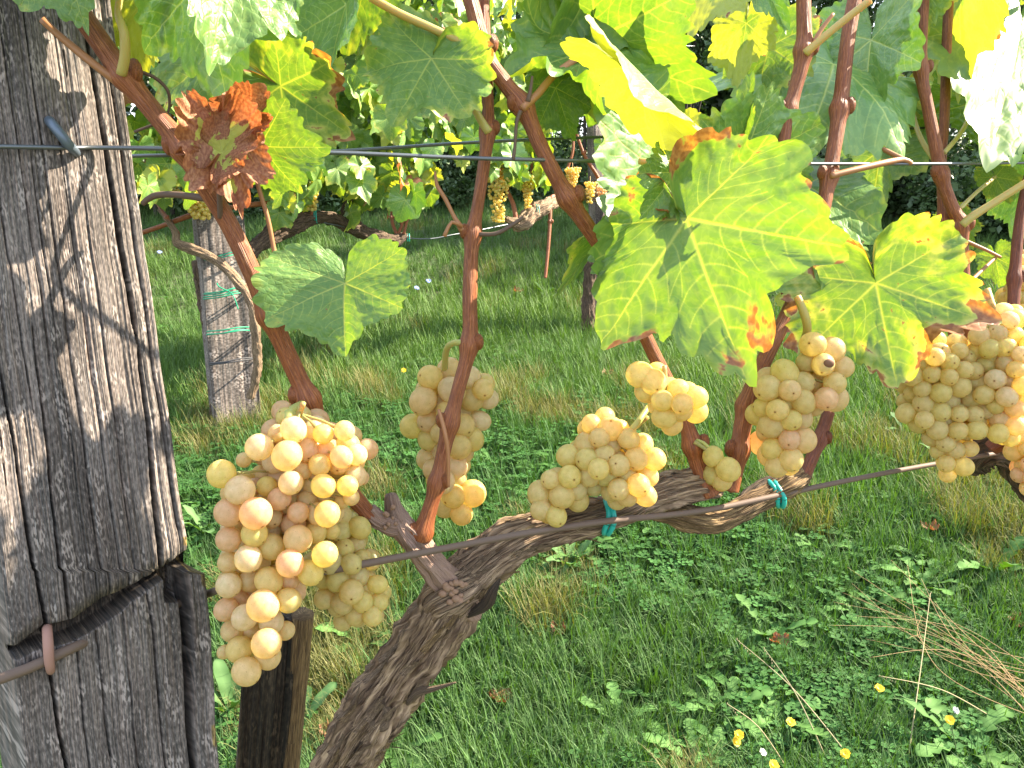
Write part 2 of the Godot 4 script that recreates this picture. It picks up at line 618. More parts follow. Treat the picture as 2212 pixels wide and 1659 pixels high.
const KINDS := ["leaf_green", "leaf_turning", "leaf_scorched", "leaf_yellow", "leaf_brown", "leaf_bluish", "leaf_browned"]

func leaf(parent: Node3D, kind: int, b: Array, t: Array, width: float, roll: float, sd: int, o := {}, label := "") -> MeshInstance3D:
	# a leaf from where its stalk joins it to its tip; depth is given against the plane of the row
	var back: float = 0.0 if b[2] < -0.068 or sd in [11, 12, 13, 14, 18, 20, 21, 22, 23, 24, 65] else 0.06
	var p := pt(b[0], b[1], row_d(b[0]) + b[2] + back)
	var q := pt(t[0], t[1], row_d(b[0]) + t[2] + back)
	var y := q - p
	var length := y.length()
	y /= length
	var z := (EYE - p).normalized()
	z = (z - y * z.dot(y)).normalized().rotated(y, deg_to_rad(-roll))
	var x := y.cross(z)
	var tr := Transform3D(Basis(x * length, y * length, z * length), p)
	var tint := Color(1, 1, 1) * rng.randf_range(0.88, 1.08)
	var m := leaf_mesh(sd, 200, 22, width, o, tint, tr)
	var node := piece("leaf", m, mats[KINDS[kind]], parent)
	if label:
		node.set_meta("label", label)
	return node

func stalk(called: String, parent: Node3D, pts: Array, material: String, sides := 8, label := "") -> MeshInstance3D:
	var s := spline(pts, 0.004)
	var m := MB.new()
	tube(m, s[0], s[1], sides)
	var node := piece(called, commit(m), mats[material], parent)
	if label:
		node.set_meta("label", label)
	return node

func cane(parent: Node3D, pts: Array, knots: Array, sd: float, material := "cane", called := "cane") -> MeshInstance3D:
	var s := spline(pts, 0.002)
	var where := nodes_at(knots, s[0])
	var rad := swell(s[1], s[0], where, 0.42, 0.0065)
	var m := MB.new()
	tube(m, s[0], rad, 20, 1, sd)
	for k in where.size():
		# a dried bud beside each node
		var side := Vector3(1 if k % 2 == 0 else -1, 0.4, 0.3).normalized()
		var rr := 0.004
		for i in s[0].size():
			if s[0][i] == where[k]:
				rr = s[1][i]
		ball(m, where[k] + side * rr * 0.95, rr * 0.55, 8, 6, Vector3(1.0, 1.5, 1.0))
	return piece(called, commit(m), mats[material], parent)

func bark_tube(called: String, parent: Node3D, pts: Array, sd: float, material := "bark", sides := 84, step := 0.0022) -> MeshInstance3D:
	var s := spline(pts, step)
	var m := MB.new()
	tube(m, s[0], s[1], sides, 2, sd)
	return piece(called, commit(m), mats[material], parent)

func berry(parent: Node3D, at: Vector3, r: float, out: Vector3, tint: int) -> void:
	var o := MeshInstance3D.new()
	o.mesh = berry_mesh
	o.set_surface_override_material(0, mats["grape_%s" % "abcdefgh"[tint % 8]])
	put(o, "berry", parent)
	var y := -out.normalized()
	var x := y.cross(Vector3(0.31, 0.2, 0.9)).normalized()
	var z := x.cross(y)
	o.transform = Transform3D(Basis(x * r * rng.randf_range(0.95, 1.03), y * r * rng.randf_range(0.97, 1.11), z * r * rng.randf_range(0.95, 1.03)), at - parent.position)

func bunch(label: String, shapes: Array, d: float, rpx: float, tints: Array, axis: Array, extra := []) -> Node3D:
	# shapes: [px, py, R px, depth offset] balls that the bunch fills; axis: [px, py] of its stem from top to tip
	var root := thing("grape_bunch", pt(axis[0][0], axis[0][1], d), label, "grapes", "ripe bunches of pale grapes on the front row")
	var r0 := rpx * d / F
	var stem := PackedVector3Array()
	for a in axis:
		stem.append(pt(a[0], a[1], d + (a[2] if a.size() > 2 else 0.0)))
	var cen := PackedVector3Array()
	var big := PackedFloat32Array()
	for s in shapes:
		cen.append(pt(s[0], s[1], d + (s[3] if s.size() > 3 else 0.0)))
		big.append(s[2] * d / F)
	var at := PackedVector3Array()
	var rad := PackedFloat32Array()
	var dirs := PackedVector3Array()
	for e in extra:
		at.append(pt(e[0], e[1], d + e[3]))
		rad.append(e[2] * d / F)
		dirs.append((EYE - at[-1]).normalized() * 0.4 + Vector3(0, -0.6, 0) + Vector3(rng.randf_range(-0.6, 0.6), 0, 0))
	for layer in 2:
		var fails := 0
		while fails < 1100 and at.size() < 190:
			var k := rng.randi_range(0, cen.size() - 1)
			var dir := Vector3(rng.randfn(), rng.randfn(), rng.randfn()).normalized()
			var r := r0 * rng.randf_range(0.88, 1.16)
			var reach := big[k] - r * (0.9 if layer == 0 else 2.2) + (rng.randf_range(-0.3, 0.45) if layer == 0 else 0.0) * r
			if reach < 0.0:
				reach = 0.0
			var p := cen[k] + dir * reach
			var ok := true
			for c in cen.size():
				if c != k and p.distance_to(cen[c]) < big[c] - r * (2.1 if layer == 0 else 4.0):
					ok = false
					break
			if ok:
				for c in at.size():
					if p.distance_to(at[c]) < (r + rad[c]) * 0.70:
						ok = false
						break
			if ok:
				at.append(p)
				rad.append(r)
				dirs.append(dir + Vector3(0, -0.5, 0))
				fails = 0
			else:
				fails += 1
	# let the berries push one another apart inside the outline, so that they lie close as they grow
	for turn in 22:
		for a in range(extra.size(), at.size()):
			var shift := Vector3.ZERO
			for b in at.size():
				if a != b:
					var gap := at[a] - at[b]
					var need := (rad[a] + rad[b]) * 0.93
					var l2 := gap.length_squared()
					if l2 < need * need:
						var ln := sqrt(l2)
						shift += gap / maxf(ln, 1e-6) * (need - ln) * (0.5 if b >= extra.size() else 1.0)
			var p := at[a] + shift * 0.7
			var nearest := 0
			var over := 1e9
			for c in cen.size():
				var d2 := p.distance_to(cen[c]) - (big[c] - rad[a] * 0.85 + rad[a] * 0.55 * sin(a * 2.399))
				if d2 < over:
					over = d2
					nearest = c
			if over > 0.0:
				p -= (p - cen[nearest]).normalized() * over * 0.8
			at[a] = p
	var m := MB.new()
	var pr := PackedFloat32Array()
	for i in stem.size():
		pr.append(0.0016)
	var smooth_stem: Array[Vector4] = []
	for q in stem:
		smooth_stem.append(Vector4(q.x, q.y, q.z, 0.0015))
	var ss := spline_w(smooth_stem, 0.004)
	tube(m, ss[0], ss[1], 7)
	for i in at.size():
		berry(root, at[i], rad[i], dirs[i], tints[rng.randi_range(0, tints.size() - 1)])
		var best := 0
		for k in ss[0].size():
			if ss[0][k].distance_to(at[i]) + maxf(0.0, ss[0][k].y - at[i].y) * 0.3 < ss[0][best].distance_to(at[i]) + maxf(0.0, ss[0][best].y - at[i].y) * 0.3:
				best = k
		var end: Vector3 = at[i] + (ss[0][best] - at[i]).normalized() * rad[i] * 0.96
		if end.distance_to(ss[0][best]) > 0.002:
			tube(m, PackedVector3Array([ss[0][best], ss[0][best].lerp(end, 0.6) + Vector3(0, 0.001, 0), end]), PackedFloat32Array([0.0008, 0.0007, 0.0011]), 5, 0, 0.0, false)
	piece("stem", commit(m), mats["rachis"], root)
	return root

func far_bunch(label: String, px: float, py: float, d: float, wpx: float, hpx: float, tint: int, parent_group := "bunches of grapes on the second row") -> void:
	var root := thing("grape_bunch", pt(px, py - hpx * 0.5, d), label, "grapes", parent_group)
	var m := MB.new()
	var r := 0.0072
	var h := hpx * d / F
	var w := wpx * d / F * 0.5
	var at := PackedVector3Array()
	var fails := 0
	while fails < 120 and at.size() < 130:
		var t := rng.randf()
		var ww := w * (1.0 - 0.55 * t) * sqrt(rng.randf())
		var a := rng.randf() * TAU
		var p := pt(px, py, d) + Vector3(cos(a) * ww, h * (0.5 - t), sin(a) * ww)
		var ok := true
		for q in at:
			if q.distance_to(p) < r * 1.75:
				ok = false
				break
		if ok:
			at.append(p)
			fails = 0
		else:
			fails += 1
	for p in at:
		ball(m, p, r * rng.randf_range(0.88, 1.06), 10, 7)
	var berries := piece("berries", commit(m), mats["grape_%s" % "abcdefgh"[tint]], root)
	berries.set_meta("kind", "stuff")
	m = MB.new()
	tube(m, PackedVector3Array([pt(px, py, d) + Vector3(0, h * 0.5 + 0.03, 0), pt(px, py, d) + Vector3(0.002, h * 0.3, 0), pt(px, py, d) - Vector3(0, h * 0.35, 0)]), PackedFloat32Array([0.0016, 0.0014, 0.001]), 6)
	piece("stem", commit(m), mats["rachis"], root)

# a squared post: front face given by its top and bottom centre; cracks follow the grain
func post_mesh(top: Vector3, bottom: Vector3, right: Vector3, w_top: float, w_bot: float, thick: float, sd: float, rough := 1.0) -> ArrayMesh:
	var m := MB.new()
	var down := bottom - top
	var len3 := down.length()
	var axis := down / len3
	right = (right - axis * right.dot(axis)).normalized()
	var front := right.cross(axis)
	if front.dot(EYE - top) < 0:
		front = -front
	var rows := int(len3 / 0.008)
	var per := 30
	for j in rows + 1:
		var t := float(j) / rows
		var hw := lerpf(w_top, w_bot, t) * 0.5
		for k in 4 * per + 1:
			var f := float(k % (4 * per)) / per
			var side := int(f)
			var s := f - side
			var corner: Array[Vector2] = [Vector2(-1, 1), Vector2(1, 1), Vector2(1, -1), Vector2(-1, -1), Vector2(-1, 1)]
			var q: Vector2 = corner[side].lerp(corner[side + 1], s)
			var nrm: Vector2 = [Vector2(0, 1), Vector2(1, 0), Vector2(0, -1), Vector2(-1, 0)][side]
			var edge := minf(s, 1.0 - s)
			var g := noise.get_noise_3d(f * 420.0 + sd * 100.0, t * len3 * 55.0, sd * 9.0)
			var g2 := noise.get_noise_3d(f * 1500.0 + sd * 30.0, t * len3 * 160.0, 5.0)
			var dent := -0.006 * rough * maxf(0.0, g * 2.2 - 0.45) - 0.0022 * rough * maxf(0.0, g2 * 2.0 - 0.1) - 0.004 * exp(-edge * edge * 900.0) + 0.003 * rough * noise.get_noise_2d(t * len3 * 200.0 + side * 99.0, sd * 55.0)
			var p := top + axis * len3 * t + right * (q.x * hw + nrm.x * dent) + front * ((q.y - 1.0) * thick * 0.5 + nrm.y * dent)
			m.v.append(p)
			m.uv.append(Vector2(f * 0.28 + sd, t * len3 * 1.1 + sd * 0.37))
			m.c.append(Color(1, 1, 1))
	var st := 4 * per + 1
	for j in rows:
		for k in st - 1:
			var p := j * st + k
			m.ix.append_array(PackedInt32Array([p, p + 1, p + st, p + 1, p + st + 1, p + st]))
	var c := m.v.size()
	m.v.append(top - front * thick * 0.5 - axis * 0.004)
	m.uv.append(Vector2(0.3, 0.3))
	m.c.append(Color(0.8, 0.8, 0.8))
	for k in st - 1:
		m.ix.append_array(PackedInt32Array([k + 1, k, c]))
	return commit(m)

func along(points: Array, x: float) -> float:
	for i in points.size() - 1:
		if x <= points[i + 1][0]:
			return lerpf(points[i][1], points[i + 1][1], clampf((x - points[i][0]) / (points[i + 1][0] - points[i][0]), 0.0, 1.0))
	return points[-1][1]

func face_d(x: float, y: float) -> float:
	# depth of the end post's front face where the photograph shows it at x, y
	var num := 0.38 * (-90.0 - y)
	var t := num / (num - 0.42 * (1760.0 - y))
	var l := -160.0 + (y + 90.0) * 0.1243
	var r := 229.0 + (y + 90.0) * 0.1416
	var dl := lerpf(0.38, 0.42, t)
	var dr := lerpf(0.435, 0.487, t)
	var u := dl * (x - l) / (dl * (x - l) - dr * (x - r))
	return lerpf(dl, dr, u)

func on_post(x: float, y: float, off: float, r: float) -> Array:
	return [x, y, face_d(x, y) + off, r]

func end_post() -> Node3D:
	var tl := pt(-160, -90, 0.38)
	var tr := pt(229, -90, 0.435)
	var bl := pt(70, 1760, 0.42)
	var br := pt(491, 1760, 0.487)
	var nrm := (tr - tl).cross(bl - tl).normalized()
	if nrm.dot(EYE - tl) < 0:
		nrm = -nrm
	var root := thing("end_post", Vector3(bl.x, 0, bl.z), "thick weathered grey wooden end post, split and cracked, nearest the camera", "post")
	# [u at y0, u at y1, y0, y1, half width in u at y0, at y1, depth]
	var cracks := [
		[0.835, 0.875, 0, 735, 0.008, 0.016, 0.022], [0.886, 0.840, 725, 1245, 0.010, 0.013, 0.022], [0.885, 0.855, 1205, 1760, 0.032, 0.014, 0.024],
		[0.105, 0.185, 600, 1395, 0.006, 0.010, 0.015], [0.170, 0.225, 1425, 1760, 0.010, 0.010, 0.018], [0.325, 0.300, 700, 1360, 0.004, 0.009, 0.012],
		[0.215, 0.27, -90, 900, 0.004, 0.004, 0.006], [0.36, 0.40, -90, 800, 0.004, 0.003, 0.006], [0.50, 0.52, -90, 1300, 0.004, 0.004, 0.005],
		[0.60, 0.62, 200, 1320, 0.003, 0.003, 0.005], [0.70, 0.70, -90, 1290, 0.004, 0.003, 0.005], [0.435, 0.46, 300, 1330, 0.003, 0.003, 0.005],
		[0.935, 0.955, 100, 1190, 0.006, 0.005, 0.008], [0.56, 0.58, 1300, 1760, 0.004, 0.004, 0.007], [0.42, 0.45, 1350, 1760, 0.004, 0.004, 0.006],
		[0.70, 0.72, 1260, 1760, 0.005, 0.004, 0.007], [0.315, 0.33, 1370, 1760, 0.004, 0.004, 0.006], [0.05, 0.08, -90, 1100, 0.004, 0.004, 0.006],
	]
	var upper := [[-60, 1420], [36, 1397], [97, 1352], [162, 1338], [223, 1292], [288, 1262], [353, 1226], [400, 1190], [425, 1172], [500, 1160]]
	var lower := [[-60, 1450], [36, 1425], [97, 1398], [162, 1384], [230, 1342], [288, 1294], [330, 1264], [353, 1250], [356, 1300], [386, 1300], [389, 1231], [440, 1225], [452, 1238], [520, 1240]]
	var m := MB.new()
	var ys := []
	var y := -90.0
	while y <= 1760.0:
		ys.append(y)
		y += 1.6 if y > 1150.0 and y < 1480.0 else 4.0
	for k in 8:
		ys.append(1760.0 + 220.0 * (k + 1))
	var cols := 240
	var sides := 8
	var thick := 0.085
	var total := cols + 1 + 2 * sides
	for yy in ys:
		var num: float = 0.38 * (-90.0 - yy)
		var t = num / (num - 0.42 * (1760.0 - yy))
		if yy > 1760.0:
			t = 1.0 + (yy - 1760.0) / 1100.0
		var l := tl.lerp(bl, t)
		var r := tr.lerp(br, t)
		var jog := 0.0
		if yy > 1226.0 and yy < 1760.0:
			jog = smoothstep(1226.0, 1236.0, yy) * 30.0 * (1.0 - smoothstep(1236.0, 1700.0, yy)) * 0.43 / F
		var ragged := 0.0005 * slow.get_noise_1d(yy * 1.5)
		r += (r - l).normalized() * (jog + ragged)
		l += (r - l).normalized() * 0.0004 * slow.get_noise_1d(yy * 1.4 + 900.0)
		for k in total:
			var uf := clampf(float(k - sides) / cols, 0.0, 1.0)
			var u := uf * 0.87 / (1.0 - uf + uf * 0.87)
			var p := l.lerp(r, u)
			var lc := cam_b.inverse() * (p - EYE)
			var x := -lc.x / lc.z * F + 1106.0
			if false:
				x += u * jog / 0.43 * F
			var depth := 0.0
			var moss := 0.0
			var soil_or_gap_shade := 0.0  # inside of the break: dirt plus shade painted into the vertex colour
			if k >= sides and k <= sides + cols:
				var wob := 0.003 * slow.get_noise_1d(yy)
				for q in cracks:
					if yy >= q[2] and yy <= q[3]:
						var f: float = (yy - q[2]) / (q[3] - q[2])
						var uc: float = lerpf(q[0], q[1], f) + wob + 0.002 * slow.get_noise_1d(yy * 1.3 + q[2] + q[0] * 9000.0)
						var hw: float = lerpf(q[4], q[5], f) * minf(1.0, minf(f, 1.0 - f) * 14.0 + 0.12)
						var e := absf(uf - uc) / maxf(hw, 0.0005)
						if e < 2.2:
							depth -= q[6] * (1.0 - smoothstep(0.45, 1.25, e))
				depth -= 0.0010 * maxf(0.0, noise.get_noise_2d(u * 1900.0, yy * 0.03) * 1.8)
				depth -= 0.0009 * absf(noise.get_noise_2d(u * 3900.0 + 77.0, yy * 0.04))
				depth += 0.0012 * slow.get_noise_2d(u * 900.0, yy * 0.25)
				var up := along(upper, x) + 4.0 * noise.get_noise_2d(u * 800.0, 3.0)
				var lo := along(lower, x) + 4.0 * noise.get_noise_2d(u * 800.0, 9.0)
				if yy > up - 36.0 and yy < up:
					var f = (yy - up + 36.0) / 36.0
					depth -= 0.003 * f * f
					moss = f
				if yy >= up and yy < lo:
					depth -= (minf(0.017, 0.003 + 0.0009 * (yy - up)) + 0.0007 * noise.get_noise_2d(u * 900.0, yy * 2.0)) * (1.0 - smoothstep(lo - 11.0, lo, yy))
					soil_or_gap_shade = 1.0
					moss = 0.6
				if yy >= lo:
					depth += 0.0010
				var em := minf(uf, 1.0 - uf) / 0.018
				if em < 1.0:
					depth -= (0.0035 + 0.0014 * maxf(0.0, noise.get_noise_1d(yy * 0.9 + (0.0 if uf < 0.5 else 700.0)))) * (1.0 - em) * (1.0 - em)
			else:
				var back := float(sides - k if k < sides else k - sides - cols) / sides
				depth = -thick * back - 0.0035 + 0.001 * noise.get_noise_2d(back * 300.0, yy * 0.4)
			m.v.append(p + nrm * depth)
			m.uv.append(Vector2(float(k) / total * 1.35, (yy + 90.0) / 1850.0 * 1.02))
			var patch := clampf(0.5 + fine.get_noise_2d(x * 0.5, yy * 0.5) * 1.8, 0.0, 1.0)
			var c := Color(1, 1, 1).lerp(Color(0.62, 0.58, 0.34), moss * patch * 0.9).lerp(Color(0.34, 0.30, 0.23), soil_or_gap_shade * 0.85)
			if u > 0.965 and (absf(yy - 1215.0) < 60.0 or yy > 1560.0):
				c = c.lerp(Color(1.15, 0.8, 0.18), smoothstep(0.45, 0.7, patch) * 0.8)
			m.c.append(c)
	for j in ys.size() - 1:
		for k in total - 1:
			var p: int = j * total + k
			m.ix.append_array(PackedInt32Array([p, p + 1, p + total, p + 1, p + total + 1, p + total]))
	# the far side closes the post
	for j in ys.size() - 1:
		var p: int = j * total
		m.ix.append_array(PackedInt32Array([p + total - 1, p, p + total * 2 - 1, p, p + total, p + total * 2 - 1]))
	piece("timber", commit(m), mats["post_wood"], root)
	# staples driven into the face
	var s := spline([on_post(104, 258, 0.006, 9), on_post(110, 265, -0.004, 11), on_post(128, 287, -0.0075, 11), on_post(148, 312, -0.007, 11), on_post(163, 328, -0.003, 9), on_post(166, 332, 0.006, 8)], 0.0015)
	m = MB.new()
	tube(m, s[0], s[1], 14)
	tag(piece("staple", commit(m), mats["grey_steel"], root), "bent grey steel staple over the upper wire", "").remove_meta("category")
	s = spline([on_post(102, 1356, 0.012, 10), on_post(102, 1362, -0.002, 10), on_post(104, 1392, -0.007, 10.5), on_post(106, 1424, -0.007, 10), on_post(109, 1446, -0.003, 9), on_post(110, 1450, 0.01, 8)], 0.0015)
	m = MB.new()
	tube(m, s[0], s[1], 14)
	piece("staple", commit(m), mats["rust"], root).set_meta("label", "rusty staple over the lower wire")
	return root

# ---------------------------------------------------------------- ground cover
func blade(m: MB, at: Vector3, az: float, length: float, width: float, bend: float, c: Color, seg := 4) -> void:
	var out := Vector3(cos(az), 0, sin(az))
	var side := Vector3(-sin(az), 0, cos(az)) * width * 0.5
	var base := m.v.size()
	var p := at
	var tilt := 0.12
	for i in seg + 1:
		var t := float(i) / seg
		var w := side * (1.0 - t * t * 0.97)
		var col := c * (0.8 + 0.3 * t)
		col.a = 1.0
		m.v.append(p - w)
		m.v.append(p + w)
		m.c.append(col)
		m.c.append(col)
		p += (Vector3.UP * cos(tilt) + out * sin(tilt)) * length / seg
		tilt += bend / seg
	for i in seg:
		var b := base + i * 2
		m.ix.append_array(PackedInt32Array([b, b + 2, b + 1, b + 1, b + 2, b + 3]))

func tuft(sd: int, blades: int, spread: float, lo: float, hi: float, width: float, straw: float) -> ArrayMesh:
	var r := RandomNumberGenerator.new()
	r.seed = sd
	var m := MB.new()
	for i in blades:
		var a := r.randf() * TAU
		var q := sqrt(r.randf()) * spread
		var k := r.randf_range(0.75, 1.25)
		var c := Color(0.85 * k, 1.0 * k, 0.8 * k)
		if r.randf() < straw:
			c = Color(5.0, 2.4, 3.2) * k
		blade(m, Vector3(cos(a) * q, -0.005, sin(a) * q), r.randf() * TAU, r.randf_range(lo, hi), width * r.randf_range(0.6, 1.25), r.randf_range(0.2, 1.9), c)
	return commit(m)

func scatter(called: String, label: String, mesh: Mesh, material: String, places: Array, category := "grass") -> void:
	# places: [Vector3, scale, colour]
	var mm := MultiMesh.new()
	mm.transform_format = MultiMesh.TRANSFORM_3D
	mm.use_colors = true
	mm.mesh = mesh
	mm.instance_count = places.size()
	for i in places.size():
		var q = places[i]
		var b := Basis(Vector3.UP, rng.randf() * TAU).rotated(Vector3(rng.randf_range(-1, 1), 0, rng.randf_range(-1, 1)).normalized(), rng.randf_range(0.0, 0.22)).scaled(Vector3.ONE * q[1])
		mm.set_instance_transform(i, Transform3D(b, q[0]))
		mm.set_instance_color(i, q[2])
	var o := MultiMeshInstance3D.new()
	o.multimesh = mm
	o.material_override = mats[material]
	put(o, called)
	tag(o, label, category, "", "stuff")

func strip_leaf(m: MB, at: Vector3, az: float, length: float, width: float, rise: float, bend: float, lobes: int, c: Color, sd := 0.0) -> void:
	# a leaf of a rosette: narrow at its foot, wide towards its end, with or without teeth
	var out := Vector3(cos(az), 0, sin(az))
	var side := Vector3(-sin(az), 0, cos(az))
	var base := m.v.size()
	var seg := 26
	var p := at
	var tilt := rise
	for i in seg + 1:
		var t := float(i) / seg
		var w := width * 0.5 * (0.10 + 1.0 * pow(t, 0.8)) * sqrt(maxf(0.0, 1.0 - pow(t, 5.0)))
		if lobes > 0:
			var ph := fposmod(t * lobes, 1.0)
			w *= lerpf(0.42, 1.15, ph) if t < 0.82 else 1.0
		var fold := 0.25
		var up := Vector3.UP * cos(tilt) - out * sin(tilt)
		var ripple: float = 0.05 * width * sin(t * 21.0 + sd)
		var col := c * (1.0 + 0.12 * sin(t * 17.0 + sd))
		col.a = 1.0
		m.v.append(p - side * w + up * (w * fold + ripple))
		m.v.append(p)
		m.v.append(p + side * w + up * (w * fold - ripple))
		m.c.append(col)
		m.c.append(Color(c.r * 1.5, c.g * 1.35, c.b * 1.5))
		m.c.append(col)
		p += (out * cos(tilt) + Vector3.UP * sin(tilt)) * length / seg
		tilt -= bend / seg
	for i in seg:
		var b := base + i * 3
		for k in 2:
			m.ix.append_array(PackedInt32Array([b + k, b + k + 3, b + k + 1, b + k + 1, b + k + 3, b + k + 4]))

func clover(sd: int) -> ArrayMesh:
	var r := RandomNumberGenerator.new()
	r.seed = sd
	var m := MB.new()
	for s in 7:
		var at := Vector3(r.randf_range(-0.03, 0.03), r.randf_range(0.025, 0.055), r.randf_range(-0.03, 0.03))
		var turn := r.randf() * TAU
		for k in 3:
			var a := turn + TAU * k / 3.0
			var o := Vector3(cos(a), 0.22, sin(a))
			var sd2 := Vector3(-sin(a), 0, cos(a))
			var b := m.v.size()
			var q := 0.013 * r.randf_range(0.8, 1.2)
			var col := Color(1, 1, 1) * r.randf_range(0.85, 1.2)
			for w in [[0.0, 0.0], [0.55, 0.42], [1.0, 0.38], [1.05, 0.0], [1.0, -0.38], [0.55, -0.42]]:
				m.v.append(at + o * q * w[0] + sd2 * q * w[1] + Vector3(0, 0.15 * q * absf(w[1]), 0))
				m.c.append(col)
			for w in range(1, 5):
				m.ix.append_array(PackedInt32Array([b, b + w, b + w + 1]))
	return commit(m)

const ROSETTES := [[1660, 1370, 0.10, 7, 5, "dandelion with a brown leaf at its heart"], [1690, 1560, 0.11, 6, 5, "dandelion behind the yellow flower left of the dry stem"], [1560, 1540, 0.10, 6, 5, "dandelion below the dark grass in the middle"], [2150, 1230, 0.13, 7, 5, "tall toothed dandelion at the right edge"], [2000, 1260, 0.11, 6, 5, "dandelion above the straw stalks"], [1860, 1320, 0.09, 6, 5, "small dandelion left of the straw stalks"], [1430, 1250, 0.08, 6, 4, "dandelion in the shade under the lit arm"], [2080, 1620, 0.12, 7, 5, "dandelion in the lower right corner"], [1250, 1200, 0.085, 6, 4, "dandelion just below the arm"], [780, 1390, 0.10, 8, 5, "dandelion between the greenish bunch and the trunk"], [860, 1620, 0.10, 6, 5, "dandelion at the foot of the trunk"], [1500, 1640, 0.10, 6, 5, "dandelion at the bottom edge in the middle"], [1340, 1560, 0.09, 6, 5, "dandelion in the grass right of the brown curled leaf"], [1770, 1180, 0.09, 6, 4, "dandelion under the teal tie"]]
const DOCKS := [[1230, 1225, 0.09, 5, "dock with round leaves below the arm"], [500, 1540, 0.12, 5, "dock with pale leaves between post and stake"], [650, 1580, 0.11, 5, "dock with pale leaves right of the stake"], [2050, 1010, 0.10, 5, "dock at the grassy edge below the broad bunch"], [1960, 940, 0.11, 5, "dock in the grass left of the broad bunch"], [440, 1150, 0.09, 5, "dock just right of the end post's break"], [1200, 1260, 0.07, 5, "small dock by the trunk's peeling bark"], [1180, 640, 0.12, 5, "dock in the sunlit grass behind the rows"]]

func meadow() -> void:
	var g := MB.new()
	var n := 150
	for j in n + 1:
		for i in n + 1:
			var x := (pow(absf(i / 75.0 - 1.0), 2.2) * 60.0) * signf(i - 75.0)
			var z := 6.0 - pow(float(j) / n, 1.9) * 66.0
			g.v.append(Vector3(x, ground_y(x, z), z))
			g.uv.append(Vector2(x, z))
	for j in n:
		for i in n:
			var p := j * (n + 1) + i
			g.ix.append_array(PackedInt32Array([p, p + n + 1, p + 1, p + 1, p + n + 1, p + n + 2]))
	tag(piece("ground", commit(g), mats["soil_or_gap_shade"]), "ground of the vineyard under grass, rising towards the hedge", "ground", "", "structure")
	var tall := []
	var mixed := []
	var dry := []
	var cl := []
	var broad := []
	var cleared := []
	for q in ROSETTES:
		cleared.append([ground_hit(q[0], q[1], 0.02), q[2]])
	for q in DOCKS:
		cleared.append([ground_hit(q[0], q[1], 0.02), q[2]])
	for i in 98000:
		var d := 0.85 * pow(14.0 / 0.85, pow(rng.randf(), 0.86))
		var x := rng.randf_range(-1, 1) * (0.72 * d + 0.35)
		var p := Vector3(x, 0, -d)
		p.y = ground_y(x, -d)
		var a := noise.get_noise_2d(x * 55.0 + 300.0, d * 55.0)
		var b := noise.get_noise_2d(x * 160.0, d * 160.0 + 700.0)
		var sc := rng.randf_range(0.65, 1.2) * (1.0 + 0.35 * a) * (1.0 + 0.05 * maxf(0.0, d - 3.0))
		if d < 2.6:
			sc *= 0.86
			for q in cleared:
				if absf(q[0].x - x) < q[1] * 0.8 and absf(q[0].z + d) < q[1] * 0.8:
					sc *= 0.72
					break
		var k := rng.randf_range(0.75, 1.25)
		var c := Color(0.075, 0.155, 0.048).lerp(Color(0.125, 0.205, 0.062), clampf(0.5 + a * 1.2, 0, 1)) * k
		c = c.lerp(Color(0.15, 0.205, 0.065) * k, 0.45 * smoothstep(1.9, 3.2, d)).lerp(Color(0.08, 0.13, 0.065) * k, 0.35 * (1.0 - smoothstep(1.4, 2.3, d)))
		var dryness := 0.5 + b * 1.4 + 0.25 * exp(-pow((d - 2.45) / 0.5, 2.0)) - (0.18 if d > 3.0 else 0.0)
		c.a = 1.0
		if dryness > 0.92 and rng.randf() < 0.55:
			dry.append([p, sc * 1.1, Color(0.24, 0.20, 0.085) * k])
		elif d < 2.8 and a < -0.04 and rng.randf() < 0.08:
			cl.append([p, rng.randf_range(0.55, 0.95), Color(0.055, 0.145, 0.035) * k])
		elif d < 5.0 and rng.randf() < (0.10 if d < 2.4 else 0.05):
			broad.append([p, rng.randf_range(0.6, 1.2), Color(0.065, 0.15, 0.035) * k])
		elif rng.randf() < 0.45:
			tall.append([p, sc, c])
		else:
			mixed.append([p, sc * 0.8, c])
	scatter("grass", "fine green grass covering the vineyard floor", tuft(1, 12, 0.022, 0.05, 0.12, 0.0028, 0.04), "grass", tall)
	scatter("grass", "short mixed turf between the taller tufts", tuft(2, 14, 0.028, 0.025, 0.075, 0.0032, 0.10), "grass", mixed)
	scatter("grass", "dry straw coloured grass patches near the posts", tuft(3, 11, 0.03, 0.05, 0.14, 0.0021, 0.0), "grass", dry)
	scatter("ground_cover", "clover leaves spread through the turf", clover(4), "weed", cl, "clover")
	var m := MB.new()
	for k in 6:
		strip_leaf(m, Vector3.ZERO, TAU * k / 6.0 + rng.randf(), rng.randf_range(0.05, 0.085), rng.randf_range(0.016, 0.026), rng.randf_range(0.35, 1.0), 1.1, 5 if k % 2 == 0 else 0, Color(1, 1, 1) * rng.randf_range(0.85, 1.15), k)
	scatter("ground_cover", "small broad leaved weeds spread through the turf", commit(m), "weed", broad, "weeds")

